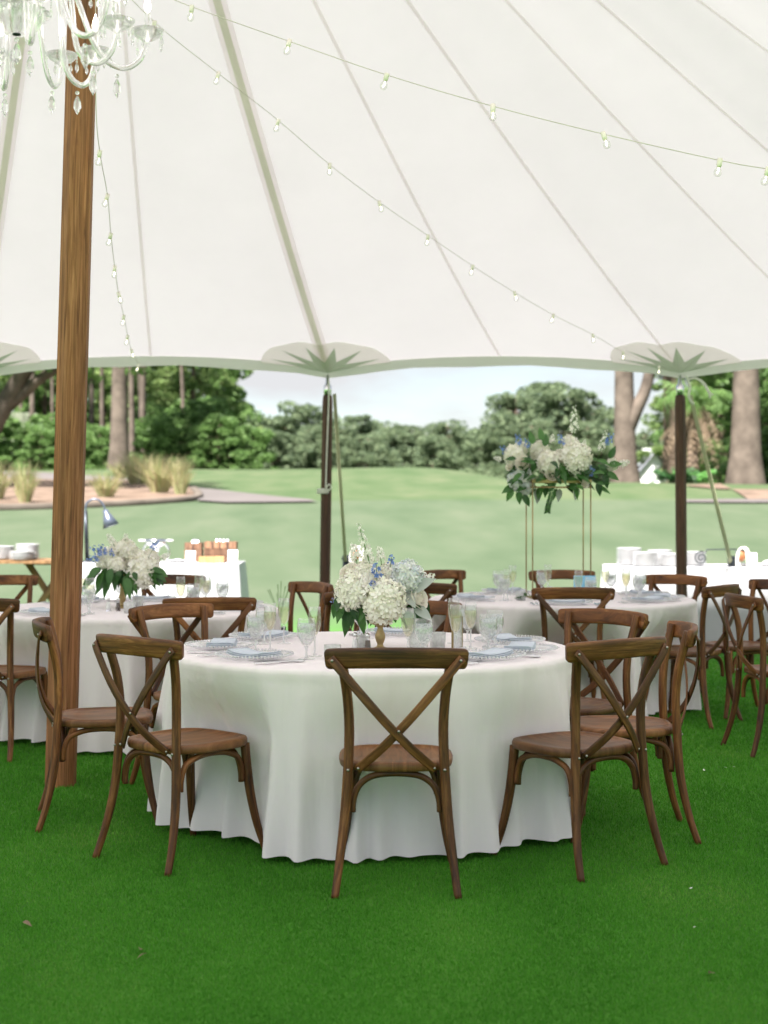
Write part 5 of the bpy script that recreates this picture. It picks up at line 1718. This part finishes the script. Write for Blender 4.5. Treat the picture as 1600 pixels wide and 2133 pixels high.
# heat lamp
p = Vector((at(182, 1165, YB).x, YB, ZB))
o = empty('heat_lamp', p, 0, 'black gooseneck heat lamp with a cone shade on the buffet', 'lamp')
b = MB(); b.lathe([(.09, 0), (.09, .012), (.02, .02)], 20); b.build('base', M['black'], o)
def R(px, py): q = at(px, py, YB); return Vector((q.x - p.x, 0, q.z - p.z))
b = MB(); b.tube([(0, 0, .01), R(178, 1064)], .022, 10); b.build('post', M['black'], o)
b = MB(); b.tube(spline([R(178, 1066), R(181, 1048), R(194, 1040), R(208, 1043), R(217, 1056), R(219, 1066)], 6), .011, 8); b.build('gooseneck', M['lampshade'], o)
tip = R(219, 1062); ax = (R(232, 1098) - tip).normalized()
sh = MB(); sh.lathe([(.030, 0), (.034, .05), (.045, .06), (.060, .11), (.092, .19), (.088, .19), (.055, .11), (.03, .06)], 24, cap1=False); q = sh.build('shade', M['lampshade'], o, tip); q.rotation_euler = ax.to_track_quat('Z', 'Y').to_euler()
bb = MB(); bb.lathe([(0, .09), (.05, .12), (.066, .165), (.04, .19), (0, .195)], 16); w = bb.build('lamp_bulb', M['frosted'], q)
# crates with cutlery
def crate(px0, px1, pyt, label, slots):
    x0, x1 = at(px0, 0, YB).x, at(px1, 0, YB).x
    h = at(0, pyt, YB).z - ZB; w = x1 - x0; d = .16
    o = empty('wooden_crate', ((x0 + x1) / 2, YB + .08, ZB), 0, label, 'crate')
    nb = 3
    for i in range(nb):
        z = h * (i + .5) / nb
        for y in (-d / 2, d / 2):
            b = MB(); b.box((0, y, z), (w, .012, h / nb - .006)); b.build('plank', M['crate'], o)
        for x in (-w / 2 - .0065, w / 2 + .0065):
            b = MB(); b.box((x, 0, z), (.013, d + .012, h / nb - .006)); b.build('plank', M['crate'], o)
    b = MB(); b.box((0, 0, .012), (w - .002, d - .014, .012)); b.build('bottom', M['crate'], o)
    for i in range(slots):
        x = -w / 2 + w * (i + 1) / (slots + 1)
        b = MB(); b.box((x, -d / 2 - .008, h * .82), (.012, .005, h * .36)); b.build('hook', M['black'], o)
    b = MB()
    for k in range(4):
        x = w * (-.2 + .12 * k); b.tube([(x - .02, 0, h * .4), (x + .03, -.01, h + .03)], [.006, .012], 6)
    b.build('ladle', M['steel'], o)
crate(387, 417, 1130, 'narrow wooden crate with one dark hook on the buffet', 1)
crate(427, 490, 1128, 'wide wooden crate with three dark hooks on the buffet', 3)
def card(px, py0, py1, wpx, lab, Y=YB - .12, zb=ZB):
    x = at(px, 0, Y).x; h = (py1 - py0) / FPX * Y; w = wpx / FPX * Y
    o = empty('label_card', (x, Y, zb), 0, lab, 'card')
    b = MB(); b.add([(-w / 2, -.02, 0), (w / 2, -.02, 0), (w / 2, .01, h), (-w / 2, .01, h), (-w / 2, -.016, 0), (w / 2, -.016, 0), (w / 2, .014, h), (-w / 2, .014, h)], [(0, 1, 2, 3), (7, 6, 5, 4), (0, 4, 5, 1), (3, 2, 6, 7), (0, 3, 7, 4), (1, 5, 6, 2)], None, False); b.build('panel', M['card'], o)
    b = MB(); b.box((0, .0025, h * .76), (w * .14, .004, h * .07)); b.build('printed_mark', M['black'], o)
    b = MB(); b.add([(-w * .3, .02, 0), (w * .3, .02, 0), (w * .2, .016, h * .7), (-w * .2, .016, h * .7)], [(0, 1, 2, 3)], None, False); b.build('easel_back', M['card'], o)
card(397, 1143, 1167, 20, 'white card leaning on the narrow crate')
card(485, 1142, 1168, 20, 'white card leaning on the wide crate')
# cutting board
o = empty('cutting_board', (at(445, 0, YB).x, YB - .18, ZB), .05, 'thick pale wooden board in front of the wide crate', 'board')
b = MB()
for x in (-.09, 0, .09):
    bb = MB(); bb.box((x, 0, .035), (.088, .22, .06)); bb.build('plank', M['board'], o)
for x in (-.12, .12):
    for y in (-.08, .08):
        bb = MB(); bb.lathe([(.012, 0), (.012, .006)], 10, (x, y, -.001)); bb.build('foot', M['black'], o)
o = empty('serving_plate', (at(372, 0, YB).x, YB - .05, ZB), 0, 'white oval plate beside the narrow crate on the buffet', 'plate')
b = MB(); b.lathe([(.05, 0), (.07, .006), (.13, .022), (.128, .026), (.06, .01), (0, .01)], 28); b.build('dish', M['china'], o)
b = MB(); b.sphere((0, 0, .012), .05, 12, 6, (1, 1, .5)); b.build('folded_cloth', M['buffet'], o)
# chrome chafing stand
o = empty('chafing_stand', (at(325, 0, YB).x, YB, ZB), 0, 'chrome serving stand with side handles behind the pole-side bouquet', 'stand')
for x in (-.12, .12):
    b = MB(); b.tube(spline([(x * .8, 0, 0), (x * 1.1, 0, .06), (x * 1.15, 0, .14), (x * .7, 0, .22)], 5), .012, 8); b.build('leg', M['steel'], o)
b = MB(); b.lathe([(.04, 0), (.03, .02), (.02, .10), (.05, .16), (.11, .20), (.12, .25), (.11, .25), (.09, .21)], 24); b.build('bowl', M['steel'], o)
for sx in (-1, 1):
    b = MB(); b.tube([(sx * .115, 0, .235), (sx * .19, 0, .235)], .012, 8); b.build('handle', M['china'], o)

# plate stacks
PL = MB(); PL.lathe([(.06, 0), (.075, .004), (.128, .016), (.130, .019), (.126, .020), (.074, .008), (0, .008)], 30); PLM = PL.mesh('dinner_plate', M['china'])
def stack(x, y, z, n, where):
    for k in range(n):
        q = link('dinner_plate', PLM, None, (x + random.uniform(-.004, .004), y + random.uniform(-.004, .004), z + k * .0125), (0, 0, random.uniform(0, 6)))
        tag(q, 'white dinner plate in the %s' % where, 'plate', 'plates in the ' + where)
# trestle at left
zt0 = zt(-4.3, YB)
xt0, xt1 = at(-120, 0, YB).x, at(152, 0, YB).x
o = empty('trestle_table', ((xt0 + xt1) / 2, YB, zt0), 0, 'bare wooden trestle table stacked with white plates', 'table')
w = xt1 - xt0
for k in range(5):
    b = MB(); b.box((0, -.30 + k * .15, .80 - zt0), (w, .146, .032)); b.build('plank', M['trestle'], o)
for x in (-w / 2 + .28, w / 2 - .28):
    for s in (-1, 1):
        b = MB(); b.tube([(x + .30 * s, 0 + .02 * s, -.03), (x - .22 * s, .02 * s, .78 - zt0)], 1.0, 8, True, (.07, .035), (0, 1, 0)); b.build('leg', M['trestle'], o)
    b = MB(); b.box((x, 0, .77 - zt0), (.5, .07, .028)); b.build('bearer', M['trestle'], o)
stack(at(60, 0, YB).x, YB - .05, .817, 13, 'taller plate stack on the trestle table')
stack(at(52, 0, YB).x + .02, YB - .24, .817, 7, 'front plate stack on the trestle table')
stack(at(5, 0, YB).x, YB + .02, .817, 11, 'plate stack at the trestle table edge')
# right buffet
YR = 15.2
zr0 = zt(3.5, YR)
xr0, xr1 = at(1268, 0, YR).x, at(1268, 0, YR).x + 2.44
folding_table(xr0, xr1, YR - .38, YR + .38, zr0, .775, 'buffet table under the white cloth behind the cord-topped pole')
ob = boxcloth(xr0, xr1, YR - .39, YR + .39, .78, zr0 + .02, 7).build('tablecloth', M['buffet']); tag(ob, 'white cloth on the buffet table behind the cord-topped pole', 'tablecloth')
ZR = .782
for (px, dy, n, wh) in ((1312, .05, 14, 'stack at the outer end of the pole-side buffet'), (1338, -.2, 11, 'low stack in front on the pole-side buffet'), (1378, .1, 12, 'middle stack on the pole-side buffet'), (1395, -.15, 10, 'stack touching the cord-topped pole in view'), (1446, .02, 11, 'stack beside the iron scroll')):
    stack(at(px, 0, YR).x, YR + dy, ZR, n, 'pole buffet ' + wh)
# iron scroll stand
p = Vector((at(1452, 0, YR).x, YR - .2, ZR))
o = empty('scroll_stand', p, 0, 'wrought iron scroll stand on the buffet by the plate stacks', 'stand')
t = np.linspace(0, 3.6 * PI, 40)
b = MB(); b.tube([(.07 * (1 - u / 14) * math.cos(u + 1.2), 0, .085 + .07 * (1 - u / 14) * math.sin(u + 1.2)) for u in t], .006, 6); b.build('scroll', M['black'], o)
b = MB(); b.tube(spline([(.045, 0, .14), (.06, 0, .17), (.10, 0, .172), (.36, 0, .176)], 5), .006, 6); b.build('arm', M['black'], o)
b = MB(); b.tube([(-.06, .0, .006), (.36, 0, .006)], .006, 6); b.tube([(.36, 0, .006), (.36, 0, .176)], .006, 6); b.build('frame', M['black'], o)
card(1570, 1163, 1190, 14, 'white leaning card on the buffet beside the strap ratchet', YR - .1, ZR)
o = empty('serving_plate', (at(1596, 0, YR).x, YR - .1, ZR), 0, 'white dish at the far buffet beyond the leaning card', 'plate')
b = MB(); b.lathe([(.05, 0), (.07, .006), (.12, .022), (.118, .026), (.06, .01), (0, .01)], 28); b.build('dish', M['china'], o)
b = MB(); b.sphere((0, 0, .02), .07, 12, 6, (1, 1, .6)); b.build('lid', M['china'], o)
o = empty('serving_tray', (at(1540, 0, YR).x, YR - .12, ZR), 0, 'flat metal tray with tongs on the buffet near the strap', 'tray')
b = MB(); b.box((0, 0, .008), (.26, .16, .012)); b.build('tray_base', M['steel'], o)
b = MB(); b.tube([(-.12, 0, .02), (.0, .01, .026), (.12, 0, .02)], .006, 6); b.tube([(-.12, 0, .02), (.0, -.02, .026), (.12, -.02, .02)], .006, 6); b.build('tongs', M['steel'], o)

# ================================================================ CHANDELIER
cc = Vector((-1.38, 5.5, 3.25))
o = empty('chandelier', cc, 0, 'clear crystal candle-arm chandelier hanging before the thick timber pole', 'chandelier')
b = MB(); b.lathe([(.012, -.065), (.05, -.060), (.085, -.035), (.102, .0), (.108, .015)], 32, cap0=True, cap1=False, wob=lambda a, i: .03 * abs(math.sin(a * 8))); b.build('bottom_dish', M['crystal'], o)
b = MB(); b.lathe([(.11, .015), (.098, .018), (.07, .03), (.072, .09), (.085, .15), (.10, .21), (.125, .25), (.12, .25), (.09, .20), (.06, .12), (.05, .04)], 32, cap0=False, cap1=False, wob=lambda a, i: .03 * abs(math.sin(a * 8))); b.build('bowl', M['crystal'], o)
b = MB(); b.tube([(0, 0, -.06), (0, 0, 1.0)], .014, 10); b.build('stem', M['crystal'], o)
b = MB(); b.lathe([(.03, .30), (.06, .36), (.04, .45), (.02, .52), (.05, .58), (.09, .64), (.085, .64), (.03, .58)], 24, cap1=False); b.build('upper_bowl', M['crystal'], o)
b = MB(); b.tube([(0, 0, .98), (0, 0, 2.25)], .008, 6); b.build('hanging_rod', M['steel'], o)
b = MB()
for k in range(18):
    a = 2 * PI * k / 18; b.sphere((.112 * math.cos(a), .112 * math.sin(a), .012), .014, 8, 5)
b.build('beaded_edge', M['crystal'], o)
b = MB(); b.lathe([(0, -.072), (.016, -.068), (.016, -.064), (0, -.062)], 14); b.build('finial_disc', M['black'], o)
def crystal(n, size):
    b = MB(); z = 0
    for k in range(n):
        b.sphere((0, 0, z - size * .5), size * .5, 6, 4); z -= size * 1.15
    b.lathe([(0, z - size * 4.2), (size * .9, z - size * 2.6), (size * .75, z - size * 1.2), (size * .25, z - .1 * size), (0, z)], 6)
    b.sm = [False] * len(b.sm)
    return b.mesh('crystal_drop', M['crystal'])
CR = [crystal(2, .010), crystal(5, .008), crystal(1, .015)]
BOB = MB(); BOB.lathe([(.008, -.03), (.02, -.028), (.05, -.010), (.066, .012), (.062, .014), (.045, -.004), (.015, -.018)], 24, cap1=False, wob=lambda a, i: .05 * math.sin(a * 12)); BOBM = BOB.mesh('drip_pan', M['crystal'])
CAN = MB(); CAN.lathe([(.012, -.01), (.0115, .075), (.008, .085)], 12); CANM = CAN.mesh('candle_sleeve', M['crystal'])
FLM = MB(); FLM.lathe([(.006, .083), (.012, .095), (.0135, .11), (.009, .13), (.003, .148), (0, .158)], 10); FLMM = FLM.mesh('candle_bulb', M['candle_lit'])
LNG = [MB(), MB()]
for q, (R_, dz) in enumerate(((.50, 0), (.39, -.04))):
    LNG[q].tube(spline([(.05, 0, .20 + dz), (.12, 0, .235 + dz), (.20, 0, .16 + dz), (R_ * .60, 0, -.08 + dz), (R_ * .78, 0, -.145 + dz), (R_ * .93, 0, -.11 + dz), (R_, 0, -.025 + dz)], 6), .0115, 10)
    LNG[q] = LNG[q].mesh('arm', M['crystal'])
rn = random.Random(6)
for k in range(12):
    q = k % 2; R_, dz = ((.50, 0), (.39, -.04))[q]
    a = math.radians(-37 + 30 * k)
    arm = link('arm', LNG[q], o, None, (0, 0, a))
    e = Vector((R_, 0, dz))
    link('drip_pan', BOBM, arm, e); link('candle_sleeve', CANM, arm, e); link('candle_bulb', FLMM, arm, e)
    for j in range(5):
        t = 2 * PI * j / 5 + rn.uniform(0, 1)
        link('crystal_drop', CR[1 if j % 2 else 0], arm, e + Vector((.06 * math.cos(t), .06 * math.sin(t), .004)))
    link('crystal_drop', CR[2], arm, (R_ * .76, 0, -.17 + dz), None, 1.2)
for k in range(10):
    a = 2 * PI * k / 10
    link('crystal_drop', CR[k % 2], o, (.115 * math.cos(a), .115 * math.sin(a), .235), None, 1.2)
link('crystal_drop', CR[2], o, (0, 0, -.076), None, 1.3)

# ---------------------------------------------------------------- potted sprig behind the pole-side table, petals on the turf
x, y = (583 - XC) / FPX * 10.6, 10.6
o = empty('potted_lavender', (x, y, 0), 0, 'slim dark pot of wispy lavender on a black stake beside the lawn chairs', 'plant')
b = MB(); b.tube([(0, 0, -.03), (0, 0, .42)], .008, 6); b.build('stake', M['black'], o)
b = MB(); b.lathe([(.03, .40), (.045, .52), (.048, .53), (.04, .53)], 14); b.build('pot', M['black'], o)
rn = random.Random(3); b = MB()
for k in range(12):
    a = rn.uniform(0, 6.28); l = rn.uniform(.12, .34); r = rn.uniform(.02, .10)
    b.tube([(0, 0, .52), (r * .4 * math.cos(a), r * .4 * math.sin(a), .52 + l * .6), (r * math.cos(a), r * math.sin(a), .52 + l)], [.0016, .0016, .0035], 4)
b.build('stems', M['stem'], o)
PT = leaf_mesh(9, .03, .02, .3, -.4).mesh('petal', M['whitef'])
for k, (px, py) in enumerate(((1467, 1613), (1515, 1607), (1530, 1605), (1444, 1943), (1437, 1862))):
    Y = FPX * CAMH / (py - YH)
    q = link('fallen_petal', PT, None, ((px - XC) / FPX * Y, Y, .019), (0, .2, k * 1.3), 0.6 if k < 3 else .4)
    tag(q, 'white petal lying on the turf beyond the chairs' if k < 3 else 'tiny white petal lying on the open turf', 'petal', 'petals on the turf beyond the chairs' if k < 3 else 'petals on the open turf')



DL = leaf_mesh(10, .035, .018, .3, .5).mesh('dry_leaf', M['dead'])
for k, (px, py, w) in enumerate(((292, 1990, 'curled'), (306, 1998, 'flat'), (48, 1931, 'lone'), (1485, 2040, 'small'))):
    Y = FPX * CAMH / (py - YH)
    q = link('dry_leaf', DL, None, ((px - XC) / FPX * Y, Y, .018), (.1, .3, k * 2.1), 1.0)
    tag(q, '%s dry brown leaf lying on the open turf' % w, 'leaf', 'dry leaves on the turf')
